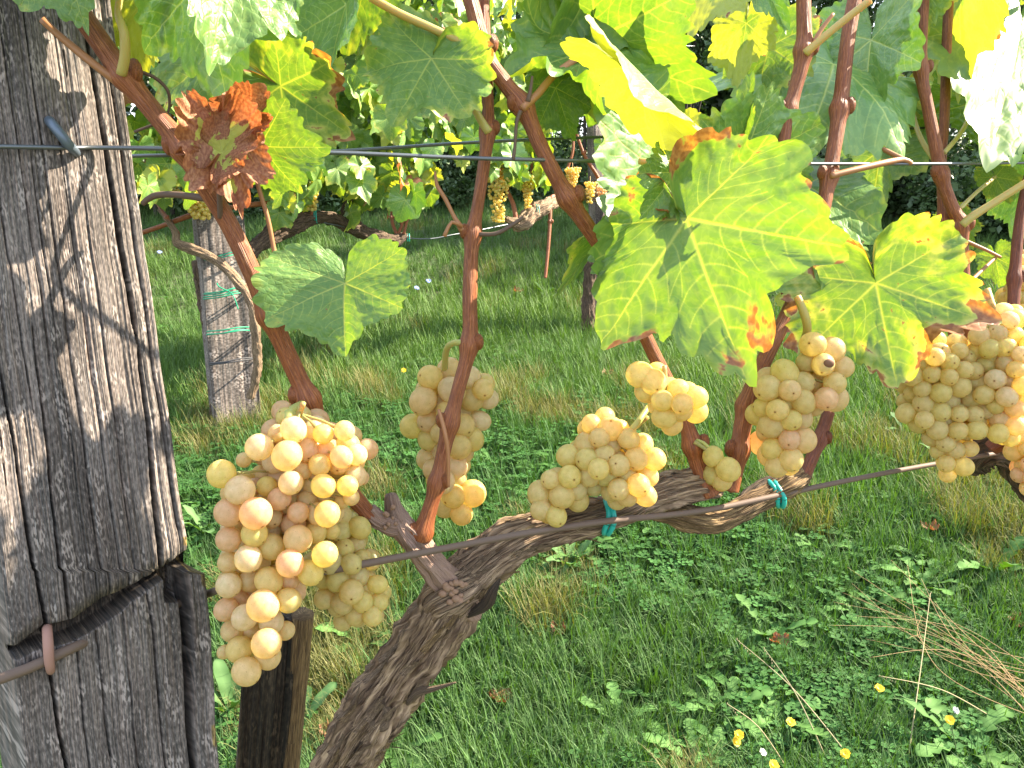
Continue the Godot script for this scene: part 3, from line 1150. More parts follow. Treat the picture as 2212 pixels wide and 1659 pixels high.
func rosette(px: float, py: float, size: float, leaves: int, lobes: int, label: String, c := Color(0.085, 0.20, 0.04), rise := 0.9) -> void:
	var at := ground_hit(px, py, 0.02)
	at.y = ground_y(at.x, at.z)
	var root := thing("dandelion_plant" if lobes else "dock_plant", at, label, "weed", "broad leaved weeds in the grass")
	var turn := rng.randf() * TAU
	for k in leaves:
		var m := MB.new()
		var kk := rng.randf_range(0.8, 1.2)
		strip_leaf(m, at, turn + TAU * k / leaves + rng.randf_range(-0.3, 0.3), size * rng.randf_range(0.7, 1.15), size * rng.randf_range(0.26, 0.36), rise * rng.randf_range(0.7, 1.3), rng.randf_range(0.5, 1.4), lobes, Color(c.r * kk, c.g * kk, c.b * kk), float(k))
		piece("leaf", commit(m), mats["weed"], root)

func flower(px: float, py: float, h: float, label: String, material: String, r: float, petals: int, category := "flower", group := "yellow flowers in the grass") -> void:
	var top := ground_hit(px, py, h)
	var foot := Vector3(top.x + rng.randf_range(-0.03, 0.03), 0, top.z + rng.randf_range(-0.03, 0.03))
	foot.y = ground_y(foot.x, foot.z) - 0.01
	var root := thing("flower", foot, label, category, group)
	var w: Array[Vector4] = [Vector4(foot.x, foot.y, foot.z, 0.0012), Vector4(lerpf(foot.x, top.x, 0.2), lerpf(foot.y, top.y, 0.5), lerpf(foot.z, top.z, 0.2), 0.001), Vector4(top.x, top.y - 0.001, top.z, 0.0009)]
	var s := spline_w(w, 0.006)
	var m := MB.new()
	tube(m, s[0], s[1], 5)
	ball(m, top - Vector3(0, 0.003, 0), 0.0035, 7, 5)
	piece("stem", commit(m), mats["flower_stem"], root)
	m = MB.new()
	var lean := Basis(Vector3(1, 0, 0), rng.randf_range(0.3, 0.7)) * Basis(Vector3(0, 0, 1), rng.randf_range(-0.4, 0.4))
	for ring in 2:
		for k in petals:
			var a := TAU * (k + 0.5 * ring) / petals
			var o := lean * Vector3(cos(a), 0.18 + 0.45 * ring, sin(a)).normalized()
			var sd := lean * Vector3(-sin(a), 0, cos(a))
			var q := r * (1.0 - 0.35 * ring) * rng.randf_range(0.85, 1.1)
			var b := m.v.size()
			for e in [[0.0, 0.05], [0.6, 0.16], [0.95, 0.13], [1.0, 0.0], [0.95, -0.13], [0.6, -0.16], [0.0, -0.05]]:
				m.v.append(top + o * q * e[0] + sd * r * e[1])
			for e in range(1, 6):
				m.ix.append_array(PackedInt32Array([b, b + e, b + e + 1]))
	piece("petals", commit(m), mats[material], root).set_meta("kind", "stuff")

func fallen_leaf(px: float, py: float, size: float, label: String, sd: int) -> void:
	var at := ground_hit(px, py, 0.035)
	var b := Basis(Vector3(1, 0, 0), -PI / 2 + rng.randf_range(0.0, 0.35)).rotated(Vector3.UP, rng.randf() * TAU).rotated(Vector3(0, 0, 1), rng.randf_range(-0.4, 0.4)).scaled(Vector3.ONE * size)
	var m := leaf_mesh(sd, 90, 10, 0.8, {"fold": 0.5, "wave": 0.12, "curl": 0.35, "droop": 0.3}, Color(0.72, 0.66, 0.62), Transform3D(b, at))
	tag(piece("fallen_leaf", m, mats["leaf_brown"]), label, "leaf", "brown vine leaves fallen in the grass")

# ---------------------------------------------------------------- the hedge
func hedge(label: String, px: float, d: float, w: float, h: float, deep: float, n: int, sd: int, c: Color, leaf_size: float) -> void:
	var at := pt(px, 829.5, d)
	at.y = ground_y(at.x, at.z)
	var root := thing("hedge_shrub", at, label, "shrub", "shrubs of the hedge behind the vineyard")
	var r := RandomNumberGenerator.new()
	r.seed = sd
	var m := MB.new()
	var tips := []
	for k in 16:
		var a := TAU * k / 16.0 + r.randf()
		var foot := Vector3(cos(a) * w * 0.16, -0.05, sin(a) * deep * 0.2)
		var tip := Vector3(cos(a) * w * r.randf_range(0.15, 0.48), h * r.randf_range(0.45, 1.0), sin(a) * deep * r.randf_range(0.1, 0.45))
		var wv: Array[Vector4] = [Vector4(foot.x, foot.y, foot.z, 0.022), Vector4(lerpf(foot.x, tip.x, 0.35), tip.y * 0.5, lerpf(foot.z, tip.z, 0.35), 0.013), Vector4(tip.x, tip.y, tip.z, 0.004)]
		var s := spline_w(wv, 0.12)
		for i in s[0].size():
			s[0][i] += at
		tube(m, s[0], s[1], 6)
		tips.append(tip)
	piece("branches", commit(m), mats["branch"], root)
	var lm := MB.new()
	for k in 5:
		var a := TAU * k / 5.0
		var q := Vector3(cos(a), 0.5 * sin(a * 2.0), sin(a)) * 0.9
		var o := Vector3(cos(a * 1.7), 0.4, sin(a * 1.7)).normalized()
		var s := o.cross(Vector3.UP).normalized()
		var b := lm.v.size()
		for e in [[0.0, 0.0], [0.4, 0.32], [1.0, 0.0], [0.4, -0.32]]:
			lm.v.append(q + o * e[0] * 1.5 + s * e[1] * 1.5)
			lm.c.append(Color(1, 1, 1) * (0.8 + 0.1 * k))
		lm.ix.append_array(PackedInt32Array([b, b + 1, b + 2, b, b + 2, b + 3]))
	var mm := MultiMesh.new()
	mm.transform_format = MultiMesh.TRANSFORM_3D
	mm.use_colors = true
	mm.mesh = commit(lm)
	mm.instance_count = n
	var lumps := []
	for k in 22:
		var a := r.randf() * TAU
		lumps.append([Vector3(cos(a) * w * r.randf_range(0.1, 0.42), h * pow(r.randf(), 0.75) * 0.92, sin(a) * deep * r.randf_range(0.05, 0.42)), r.randf_range(0.22, 0.5), r.randf_range(0.7, 1.3)])
	for k in 12:
		var a := r.randf() * TAU
		lumps.append([Vector3(cos(a) * w * r.randf_range(0.1, 0.46), h * 0.16 * r.randf(), sin(a) * deep * r.randf_range(0.1, 0.45)), r.randf_range(0.3, 0.5), r.randf_range(0.7, 1.3)])
	for i in n:
		var l = lumps[r.randi_range(0, 33)]
		var dir := Vector3(r.randfn(), r.randfn(), r.randfn()).normalized() * pow(r.randf(), 0.4)
		var p: Vector3 = l[0] + dir * l[1]
		p.y = absf(p.y)
		var b := Basis(Vector3(r.randfn(), r.randfn(), r.randfn()).normalized(), r.randf() * TAU).scaled(Vector3.ONE * leaf_size * r.randf_range(0.6, 1.3))
		mm.set_instance_transform(i, Transform3D(b, p))
		var k: float = l[2] * r.randf_range(0.7, 1.3)
		mm.set_instance_color(i, Color(c.r * k, c.g * k, c.b * k))
	var o := MultiMeshInstance3D.new()
	o.multimesh = mm
	o.material_override = mats["hedge_leaf"]
	put(o, "foliage", root)
	o.set_meta("kind", "stuff")

# ---------------------------------------------------------------- the second row
var far_leaves: Array[ArrayMesh] = []

func far_leaf(parent: Node3D, at: Vector3, size: float, kind: int, facing: Vector3, down: Vector3) -> void:
	var o := MeshInstance3D.new()
	o.mesh = far_leaves[rng.randi_range(0, far_leaves.size() - 1)]
	o.set_surface_override_material(0, mats[KINDS[kind]])
	put(o, "leaf", parent)
	var y := down.normalized()
	var z := (facing - y * facing.dot(y)).normalized()
	var x := y.cross(z)
	o.transform = Transform3D(Basis(x * size * rng.randf_range(0.9, 1.1), y * size, z * size), at - parent.position)

func second_row() -> void:
	for i in 7:
		far_leaves.append(leaf_mesh(300 + i, 72, 6, 1.0, {"fold": rng.randf_range(-0.2, 0.3), "cup": rng.randf_range(-0.15, 0.2), "wave": 0.09, "lob": rng.randf_range(0.2, 0.7), "droop": rng.randf_range(0.0, 0.4)}, Color(1, 1, 1)))
	# posts
	var a := pt(478, 466, 2.52)
	var b := pt(516, 905, 2.62)
	b += (b - a).normalized() * 0.15
	var r := Vector3(0.86, 0, -0.5)
	var p := thing("vineyard_post", Vector3(b.x, ground_y(b.x, b.z), b.z), "short squared grey wooden post with green ties wound round it", "post")
	piece("timber", post_mesh(a, b, r, 0.150, 0.156, 0.11, 0.31), mats["post_wood"], p)
	a = pt(1297, 240, 4.0)
	b = pt(1312, 720, 4.05)
	b += (b - a).normalized() * 0.15
	p = thing("vineyard_post", Vector3(b.x, ground_y(b.x, b.z), b.z), "slim grey wooden post seen left of the big sunlit leaf", "post")
	piece("timber", post_mesh(a, b, Vector3(0.9, 0, -0.4), 0.085, 0.105, 0.08, 0.77, 0.7), mats["post_wood"], p)
	# ties round the squared post
	var ties := [["green twine wound round the squared post, topmost", "tie_green", 554, 545, 2], ["loose green twine knotted in the middle of the squared post", "tie_green", 632, 622, 4], ["green twine wound round the squared post below the knot", "tie_green", 718, 712, 3], ["black twine round the foot of the squared post", "tie_black", 782, 774, 2]]
	for t in ties:
		var root := thing("twine_tie", pt(500, t[2], 2.5), t[0], "tie", "twine ties on the squared post")
		var cx: float = 478.0 + (t[2] - 466.0) * 0.0866
		for k in t[4]:
			var o = rng.randf_range(-5.0, 5.0) + k * 3.0
			var e := rng.randf_range(-6.0, 6.0)
			stalk("strand", root, [[cx - 46, t[2] + o + 6, 2.60, 1.5], [cx - 52, t[2] + o + 3, 2.53, 1.5], [cx - 20, t[2] + o + e * 0.3, 2.485, 1.5], [cx + 20, t[3] + o - e * 0.3, 2.51, 1.5], [cx + 50, t[3] + o + e, 2.575, 1.5], [cx + 44, t[3] + o + 4, 2.66, 1.5]], t[1], 5)
		if t[4] == 4:
			stalk("strand", root, [[cx, 628, 2.48, 1.5], [cx + 12, 640, 2.47, 1.5], [cx + 22, 668, 2.48, 1.5]], t[1], 5)
			stalk("strand", root, [[cx + 2, 630, 2.48, 1.5], [cx - 18, 620, 2.47, 1.5], [cx - 24, 612, 2.48, 1.5]], t[1], 5)
	# first vine, climbing the squared post
	var v := thing("grapevine", ground_hit(470, 905), "slender old grapevine twisting round the squared post", "vine", "vines of the second row")
	bark_tube("trunk", v, [[470, 940, 2.66, 17], [474, 880, 2.64, 17], [468, 800, 2.62, 16], [462, 720, 2.62, 18], [446, 650, 2.62, 17], [440, 600, 2.61, 19], [434, 562, 2.60, 15]], 3.0, "bark_dark", 36, 0.01)
	bark_tube("arm", v, [[540, 860, 2.52, 8], [556, 800, 2.5, 9], [553, 730, 2.47, 9], [545, 660, 2.46, 9], [515, 610, 2.45, 10], [470, 565, 2.45, 9], [415, 538, 2.46, 10], [384, 524, 2.47, 9], [381, 505, 2.47, 7], [366, 480, 2.48, 6], [345, 452, 2.5, 5]], 5.0, "bark", 30, 0.008)
	bark_tube("arm", v, [[536, 548, 2.60, 16], [570, 520, 2.66, 16], [610, 492, 2.72, 20], [640, 480, 2.75, 22], [662, 474, 2.78, 15], [690, 469, 2.82, 12], [722, 474, 2.88, 13], [770, 496, 2.95, 14], [815, 512, 3.02, 13], [850, 521, 3.08, 14], [868, 512, 3.11, 9], [884, 512, 3.14, 5]], 8.0, "bark_dark", 44, 0.008)
	bark_tube("spur", v, [[780, 500, 2.96, 13], [762, 478, 2.95, 11], [748, 462, 2.94, 10], [750, 440, 2.93, 8], [758, 425, 2.93, 6]], 9.0, "bark_dark", 30, 0.008)
	cane(v, [[300, 505, 2.5, 5], [350, 488, 2.5, 5], [420, 463, 2.5, 6], [500, 448, 2.56, 5], [570, 440, 2.64, 6], [640, 438, 2.7, 4]], [[420, 463]], 4.0)
	for c in [[[756, 430, 2.93, 4], [762, 400, 2.93, 4], [772, 360, 2.95, 3.5], [780, 280, 2.97, 3]], [[650, 470, 2.76, 4], [648, 430, 2.76, 4], [640, 380, 2.77, 3.5], [655, 250, 2.8, 3], [660, 60, 2.8, 3]], [[672, 470, 2.78, 4], [676, 420, 2.78, 4], [668, 360, 2.8, 3.5], [690, 200, 2.82, 3]], [[385, 505, 2.47, 4], [360, 470, 2.48, 3.5], [340, 440, 2.5, 3], [322, 400, 2.5, 2.5], [312, 330, 2.5, 2.5]], [[860, 505, 3.1, 3.5], [868, 480, 3.1, 3.5], [850, 440, 3.1, 3]], [[858, 508, 3.1, 4], [846, 470, 3.1, 3.5], [852, 400, 3.1, 3], [842, 280, 3.1, 3]], [[872, 505, 3.1, 3.5], [882, 470, 3.1, 3], [902, 430, 3.1, 2.5]], [[410, 440, 2.5, 4], [400, 400, 2.5, 3.5], [378, 340, 2.5, 3], [370, 200, 2.5, 3]]]:
		cane(v, c, [[c[1][0], c[1][1]]], c[0][0] * 0.1)
	# second vine, on the slim post
	var v2 := thing("grapevine", ground_hit(1280, 720), "dark gnarled grapevine beside the slim post", "vine", "vines of the second row")
	bark_tube("trunk", v2, [[1264, 740, 4.0, 12], [1270, 690, 3.98, 13], [1272, 640, 3.98, 12], [1276, 580, 3.97, 12], [1290, 520, 3.96, 11], [1330, 470, 3.96, 15], [1352, 430, 3.98, 17], [1368, 385, 4.0, 15], [1392, 340, 4.0, 13], [1405, 300, 4.0, 11]], 12.0, "bark_dark", 40, 0.012)
	bark_tube("arm", v2, [[1345, 440, 3.96, 11], [1300, 428, 3.9, 10], [1250, 420, 3.8, 10], [1210, 432, 3.72, 11], [1176, 446, 3.64, 15], [1150, 462, 3.6, 17], [1124, 484, 3.56, 16], [1108, 480, 3.54, 9], [1090, 470, 3.52, 4]], 14.0, "bark", 40, 0.01)
	for c in [[[1115, 478, 3.55, 5], [1108, 440, 3.55, 5], [1090, 400, 3.56, 4], [1075, 350, 3.56, 4], [1080, 200, 3.6, 3]], [[1178, 600, 3.6, 3.5], [1184, 540, 3.62, 3.5], [1188, 480, 3.64, 4], [1190, 430, 3.66, 5], [1205, 425, 3.7, 5]], [[1150, 455, 3.6, 4], [1140, 410, 3.6, 4], [1150, 350, 3.6, 3.5], [1140, 150, 3.65, 3]], [[1310, 425, 3.92, 4.5], [1290, 380, 3.9, 4], [1260, 330, 3.85, 3.5], [1230, 240, 3.8, 3]], [[1350, 520, 3.9, 4], [1362, 480, 3.92, 4], [1385, 440, 3.94, 4], [1410, 400, 3.96, 3.5]], [[1240, 418, 3.8, 4], [1226, 370, 3.8, 3.5], [1238, 300, 3.8, 3], [1210, 100, 3.8, 3]]]:
		cane(v2, c, [[c[2][0], c[2][1]]], c[0][0] * 0.1)
	var v3 := thing("grapevine", pt(1110, 640, 3.9), "leafy top of the second row between the two canes", "vine", "vines of the second row")
	# leaves: along the row, from the arms upwards, thinning out at the bottom
	var dir := (pt(1300, 400, 4.0) - pt(500, 460, 2.56))
	var o := pt(500, 460, 2.56)
	var flat := Vector3(dir.x, 0, dir.z).normalized()
	var across := Vector3(-flat.z, 0, flat.x)
	if across.z < 0:
		across = -across
	var v4 := thing("grapevine", pt(620, 640, 2.85), "leafy top of the second row right of the squared post", "vine", "vines of the second row")
	var owners := [v, v2, v3, v4]
	var left := [280, 290, 295, 295]
	var tries := 0
	while left[0] + left[1] + left[2] + left[3] > 0 and tries < 14000:
		tries += 1
		var s := rng.randf_range(-0.62, 2.0)
		var hgt := -0.02 + 0.95 * rng.randf()
		var at := o + dir * (s / 2.0) * 1.0 + across * rng.randfn(0.0, 0.15)
		at.y = o.y + hgt
		# see where it falls in the photograph, to leave the gaps that the photograph shows
		var l := cam_b.inverse() * (at - EYE)
		var px := -l.x / l.z * F + 1106.0
		var py := l.y / l.z * F + 829.5
		var low := 395.0
		if px > 580 and px < 690:
			low = 450.0
		elif px > 690 and px < 745:
			low = 400.0
		elif px > 745 and px < 930:
			low = 455.0
		elif px > 930 and px < 1050:
			low = 330.0
		elif px >= 1050 and px < 1180:
			low = 380.0
		elif px >= 1180:
			low = 300.0
		elif px < 400:
			low = 450.0
		if py > low + rng.randf_range(-45, 25) or py < -260.0:
			continue
		if px > 1190 and rng.randf() < 0.72:
			continue
		if px > 900 and px < 1180 and py < 70.0 and rng.randf() < 0.3:
			continue
		var k := 0 if px < 540 else 3 if px < 790 else 2 if px < 1020 else 1
		if left[k] <= 0:
			continue
		left[k] -= 1
		var kind: int = [0, 0, 0, 5, 5, 5, 1, 1, 0, 3][rng.randi_range(0, 9)]
		if py > 330.0 and rng.randf() < 0.3:
			kind = 3 if rng.randf() < 0.6 else 1
		if rng.randf() < 0.03:
			kind = 4
		var facing := (across * rng.randf_range(0.1, 1.3) + Vector3(0, rng.randf_range(0.1, 1.3), 0) + flat * rng.randf_range(-0.6, 1.1)).normalized()
		var down := Vector3(rng.randf_range(-0.7, 0.7), -1.0, rng.randf_range(-0.6, 0.6))
		far_leaf(owners[k], at, rng.randf_range(0.05, 0.085), kind, facing, down)
	# leaves that hang low and read on their own
	for q in [[610, 452, 2.62, 0.06, 3], [655, 440, 2.7, 0.055, 0], [660, 395, 2.72, 0.075, 0], [715, 372, 2.78, 0.075, 1], [812, 372, 2.9, 0.07, 0], [870, 430, 2.98, 0.08, 0], [905, 402, 3.0, 0.06, 3], [935, 398, 3.02, 0.05, 3], [333, 400, 2.44, 0.075, 1], [356, 385, 2.46, 0.06, 3], [345, 330, 2.46, 0.08, 3], [350, 440, 2.46, 0.05, 0], [330, 280, 2.5, 0.085, 1], [1315, 385, 3.85, 0.055, 1], [1300, 330, 3.85, 0.06, 5], [1115, 395, 3.45, 0.08, 1], [735, 420, 2.8, 0.05, 1], [440, 400, 2.5, 0.05, 0], [850, 455, 2.98, 0.05, 1]]:
		far_leaf(v if q[0] < 1000 else v2, pt(q[0], q[1] - 20, q[2]), q[3], q[4], Vector3(rng.randf_range(-0.4, 0.6), rng.randf_range(0.1, 0.6), 1), Vector3(rng.randf_range(-0.4, 0.4), -1, 0.1))
	# wires of the second row
	var w := [["thin steel wire along the second row's arms", [[560, 452, 2.62, 1.6], [880, 514, 3.14, 1.6], [990, 505, 3.3, 1.6], [1110, 482, 3.55, 1.6]]], ["high steel wire of the second row", [[300, 36, 2.4, 1.3], [800, 58, 2.95, 1.3], [1010, 78, 3.3, 1.3], [1500, 100, 4.3, 1.3]]]]
	for q in w:
		var s := spline(q[1], 0.05)
		var m := MB.new()
		tube(m, s[0], s[1], 6)
		tag(piece("wire", commit(m), mats["steel_wire"]), q[0], "wire", "wires of the second row")
	for q in [[680, 468, 2.80, 14, "teal tie near the bend of the second row's arm"], [880, 513, 3.13, 8, "teal tie at the thin end of the second row's arm"], [1158, 457, 3.6, 15, "teal tie on the arm left of the long red cane"]]:
		var m := MB.new()
		for e in 2:
			var pts := PackedVector3Array()
			for k in 15:
				var an := TAU * k / 14.0
				pts.append(pt(q[0] + e * 4.0, q[1], q[2]) + Vector3(cos(an) * 0.15, sin(an), cos(an)) * (q[3] * q[2] / F))
			var rad := PackedFloat32Array()
			rad.resize(15)
			rad.fill(0.0022)
			tube(m, pts, rad, 5, 0, 0.0, false)
		tag(piece("plastic_tie", commit(m), mats["tie_teal"]), q[4], "tie", "teal ties of the second row")
	far_bunch("small bunch hanging high at the front post's edge", 376, 398, 2.46, 26, 44, 1)
	far_bunch("pale bunch lying on the squared post's top", 432, 442, 2.44, 76, 56, 3)
	far_bunch("shaded bunch behind the torn yellow-green leaf", 590, 396, 2.75, 56, 90, 1)
	far_bunch("bunch right of the shaded one, by a thin cane", 632, 385, 2.78, 36, 60, 1)
	far_bunch("little bunch beside the first teal tie", 672, 432, 2.74, 34, 40, 3)
	far_bunch("narrow reddish bunch under the yellow-green hanging leaf", 785, 408, 2.95, 24, 66, 6)
	far_bunch("long bunch just right of the straight cane", 1076, 432, 3.45, 54, 90, 3)
	far_bunch("upper bunch behind the wires right of the straight cane", 1082, 370, 3.5, 40, 60, 1)
	far_bunch("slim bunch hanging beside the long bunch", 1140, 415, 3.55, 28, 66, 3)
	far_bunch("loose bunch left of the slim post", 1236, 384, 3.75, 34, 40, 1)
	far_bunch("plump bunch just left of the slim post", 1274, 416, 3.8, 26, 42, 3)
	far_bunch("small bunch in front of the slim post", 1300, 420, 3.85, 24, 34, 2)

# ---------------------------------------------------------------- the front row
func wires() -> void:
	var list := [
		["rusty_wire", "thick brown wire carrying the old vine's arm", [on_post(-80, 1500, -0.004, 12), on_post(-30, 1478, -0.004, 12), on_post(60, 1444, -0.003, 11.5), on_post(108, 1422, -0.003, 11.5), on_post(165, 1396, -0.001, 11), on_post(240, 1362, 0.012, 10), on_post(380, 1306, 0.016, 9), on_post(450, 1282, 0.016, 8.5), [500, 1268, 0.462, 8.5], [690, 1236, 0.452, 8.5], [850, 1206, 0.463, 8], [1000, 1177, 0.476, 7.5], [1160, 1148, 0.486, 7.5], [1310, 1126, 0.500, 7], [1450, 1112, 0.525, 6.5], [1560, 1096, 0.545, 6.5], [1680, 1070, 0.562, 6], [1850, 1034, 0.597, 5.5], [2010, 1004, 0.635, 5], [2300, 955, 0.71, 4.5]]],
		["steel_wire", "dark steel wire stapled across the end post", [on_post(-80, 315, -0.003, 5.5), on_post(20, 317, -0.003, 5.2), on_post(150, 319, -0.004, 5), on_post(225, 319, -0.004, 5), [420, 322, 0.425, 4.8], [520, 325, 0.43, 4.8], [760, 331, 0.453, 4.6], [1000, 341, 0.48, 4.4], [1200, 346, 0.50, 4.2], [1420, 351, 0.53, 4], [1640, 353, 0.56, 3.6], [1800, 354, 0.585, 3.4], [2000, 354, 0.62, 3.2], [2300, 351, 0.69, 3]]],
		["steel_wire", "second dark wire passing behind the post and crossing the first", [[120, 345, 0.55, 4], [290, 337, 0.53, 4], [420, 335, 0.52, 4], [700, 328, 0.53, 3.8], [1000, 309, 0.56, 3.5], [1200, 300, 0.58, 3.2], [1420, 292, 0.61, 3], [1800, 282, 0.68, 2.6], [2300, 268, 0.78, 2.4]]],
	]
	for q in list:
		var s := spline(q[2], 0.006)
		var m := MB.new()
		tube(m, s[0], s[1], 12)
		tag(piece("wire", commit(m), mats[q[0]]), q[1], "wire", "wires of the front row")
	for q in [[1312, 1116, 0.520, 35, 0.10, "teal plastic tie holding the arm to the brown wire under the slanting bunch"], [1676, 1066, 0.572, 27, -0.35, "teal plastic tie at the lit end of the old vine's arm"]]:
		var m := MB.new()
		for e in 2:
			var pts := PackedVector3Array()
			var rad := PackedFloat32Array()
			for k in 25:
				var an := TAU * k / 24.0
				var c := pt(q[0] + e * 11.0 - 5.0, q[1], q[2])
				pts.append(c + Vector3(sin(an) * q[4], sin(an), cos(an) * 1.02 + 0.10 * e) * (q[3] * q[2] / F) + Vector3(0.0008 * sin(an * 3.0 + e), 0, 0))
				rad.append(0.0019)
			tube(m, pts, rad, 8, 0, 0.0, false)
		tag(piece("plastic_tie", commit(m), mats["tie_teal"]), q[5], "tie", "teal ties of the front row")

func front_vines() -> void:
	var foot := Vector3(-0.17, 0.0, -0.46)
	var v := thing("grapevine", foot, "old grapevine with thick twisting trunk leaning right across the middle", "vine", "vines of the front row")
	# trunk: from the ground up to the head, then the arm along the wire
	var s := spline([[690, 1800, 0.55, 58], [722, 1700, 0.54, 56], [770, 1600, 0.53, 57], [815, 1530, 0.525, 62], [868, 1450, 0.52, 56], [925, 1375, 0.515, 58], [968, 1312, 0.512, 60], [1000, 1262, 0.512, 54], [1050, 1215, 0.515, 46], [1112, 1172, 0.518, 43], [1190, 1140, 0.522, 36], [1270, 1120, 0.526, 34], [1330, 1105, 0.531, 32], [1385, 1080, 0.538, 34], [1440, 1062, 0.546, 36], [1500, 1050, 0.552, 34], [1545, 1050, 0.556, 24], [1556, 1052, 0.558, 12]], 0.0022)
	var low: Array[Vector4] = [Vector4(foot.x - 0.01, -0.05, foot.z, 0.023), Vector4(foot.x - 0.02, 0.25, foot.z, 0.019), Vector4(s[0][0].x, s[0][0].y, s[0][0].z, s[1][0])]
	var l := spline_w(low, 0.004)
	var pts: PackedVector3Array = l[0]
	var rad: PackedFloat32Array = l[1]
	pts.resize(pts.size() - 1)
	rad.resize(rad.size() - 1)
	pts.append_array(s[0])
	rad.append_array(s[1])
	var m := MB.new()
	tube(m, pts, rad, 110, 2, 1.0)
	piece("trunk", commit(m), mats["bark"], v)
	# knot on the trunk
	m = MB.new()
	var kc := pt(820, 1546, 0.506)
	var ring := PackedVector3Array()
	var rr := PackedFloat32Array()
	for k in 21:
		var an := TAU * k / 20.0
		ring.append(kc + cam_b * Vector3(cos(an) * 0.0055, sin(an) * 0.0075, 0.001 * sin(an * 3.0)))
		rr.append(0.0032 + 0.0007 * sin(an * 5.0))
	tube(m, ring, rr, 10, 3, 2.0, false)
	piece("knot", commit(m), mats["bark"], v)
	bark_tube("arm", v, [[1410, 1108, 0.55, 14], [1450, 1112, 0.552, 20], [1500, 1122, 0.553, 26], [1545, 1126, 0.555, 26], [1585, 1112, 0.558, 24], [1625, 1090, 0.562, 23], [1668, 1068, 0.568, 23], [1706, 1048, 0.572, 26], [1735, 1030, 0.578, 18]], 4.0, "bark_pale", 60)
	bark_tube("arm", v, [[1600, 1100, 0.56, 16], [1640, 1062, 0.572, 20], [1685, 1048, 0.578, 25], [1722, 1035, 0.585, 20]], 6.0, "bark_dark", 50)
	bark_tube("spur", v, [[1010, 1312, 0.515, 40], [985, 1282, 0.506, 38], [958, 1250, 0.497, 33], [926, 1212, 0.489, 28], [895, 1170, 0.484, 26], [868, 1135, 0.482, 23], [853, 1105, 0.480, 18], [846, 1078, 0.479, 14], [844, 1066, 0.479, 10]], 2.5, "spur_wood", 50)
	bark_tube("spur", v, [[872, 1140, 0.482, 18], [845, 1136, 0.480, 19], [815, 1122, 0.478, 18], [795, 1104, 0.476, 17]], 3.5, "spur_wood", 40)
	bark_tube("burl", v, [[935, 1330, 0.508, 26], [950, 1300, 0.503, 42], [985, 1280, 0.500, 46], [1015, 1262, 0.504, 34], [1030, 1245, 0.508, 18]], 9.5, "bark", 60)
	m = MB.new()
	for k in 22:
		var q := pt(978 + rng.randf_range(-24, 34), 1282 + rng.randf_range(-24, 26), 0.486)
		ball(m, q, rng.randf_range(0.0015, 0.0034), 7, 5, Vector3(1, 0.8, 0.8))
	piece("pruning_scar", commit(m), mats["cut_wood"], v).set_meta("label", "knobbly pale pruning scar on the head")
	m = MB.new()
	for k in 9:
		var q := pt(846 + rng.randf_range(-20, 16), 1130 + rng.randf_range(-40, 10), 0.472)
		ball(m, q, rng.randf_range(0.0009, 0.0018), 6, 5)
	piece("spur_bumps", commit(m), mats["cut_wood"], v)
	# strips of peeling bark
	for k in 80:
		var i := rng.randi_range(70, pts.size() - 60)
		var t := (pts[i + 4] - pts[i]).normalized()
		var out := (EYE - pts[i]).normalized().rotated(t, rng.randf_range(-1.3, 1.3))
		out = (out - t * out.dot(t)).normalized()
		var n := rng.randi_range(8, 18)
		var mb := MB.new()
		var sd := t.cross(out)
		for j in n:
			var q := pts[mini(i + j, pts.size() - 1)]
			var f := float(j) / (n - 1)
			var lift := 0.0005 + 0.0055 * pow(absf(f - 0.4) / 0.6, 2.0) * rng.randf_range(0.8, 1.1)
			var wd := 0.0021 * (1.0 - 0.8 * f) + 0.0004
			var o: Vector3 = q + out * (rad[mini(i + j, rad.size() - 1)] * 1.12 + lift) + sd * 0.004 * f
			mb.v.append(o - sd * wd)
			mb.v.append(o + sd * wd)
			mb.uv.append(Vector2(0.2, f))
			mb.uv.append(Vector2(0.3, f))
		for j in n - 1:
			var b := j * 2
			mb.ix.append_array(PackedInt32Array([b, b + 2, b + 1, b + 1, b + 2, b + 3]))
		piece("bark_strip", commit(mb), mats["bark" if k % 3 else "bark_pale"], v)
	stalk("bark_strip", v, [[880, 1520, 0.505, 5], [905, 1495, 0.50, 10], [940, 1487, 0.495, 6], [985, 1474, 0.49, 2]], "bark")
	stalk("bark_strip", v, [[1010, 1330, 0.50, 6], [1050, 1305, 0.495, 14], [1066, 1275, 0.49, 10], [1080, 1250, 0.49, 2]], "bark_dark")
	# canes
	cane(v, [[60, -150, 0.385, 25], [120, -50, 0.388, 24], [185, 45, 0.392, 23], [270, 165, 0.398, 22], [335, 245, 0.404, 21], [392, 315, 0.409, 22], [440, 395, 0.415, 21], [495, 485, 0.423, 20], [545, 590, 0.43, 20], [580, 675, 0.437, 21], [625, 775, 0.447, 20], [668, 868, 0.455, 21], [700, 940, 0.461, 20], [745, 1045, 0.468, 20], [785, 1098, 0.474, 18], [808, 1120, 0.477, 16]], [[268, 165], [398, 318], [585, 678], [664, 860]], 1.0)
	cane(v, [[1043, -80, 0.50, 13], [1046, 60, 0.50, 13], [1052, 180, 0.50, 13], [1053, 290, 0.50, 14], [1036, 420, 0.497, 13], [1020, 520, 0.495, 15], [1015, 640, 0.492, 16], [1014, 745, 0.49, 16], [988, 850, 0.487, 15], [965, 945, 0.485, 16], [942, 1050, 0.483, 15], [922, 1120, 0.482, 17], [908, 1165, 0.483, 17]], [[1053, 285], [1020, 505], [1014, 745], [972, 912], [944, 1046], [912, 1150]], 2.0)
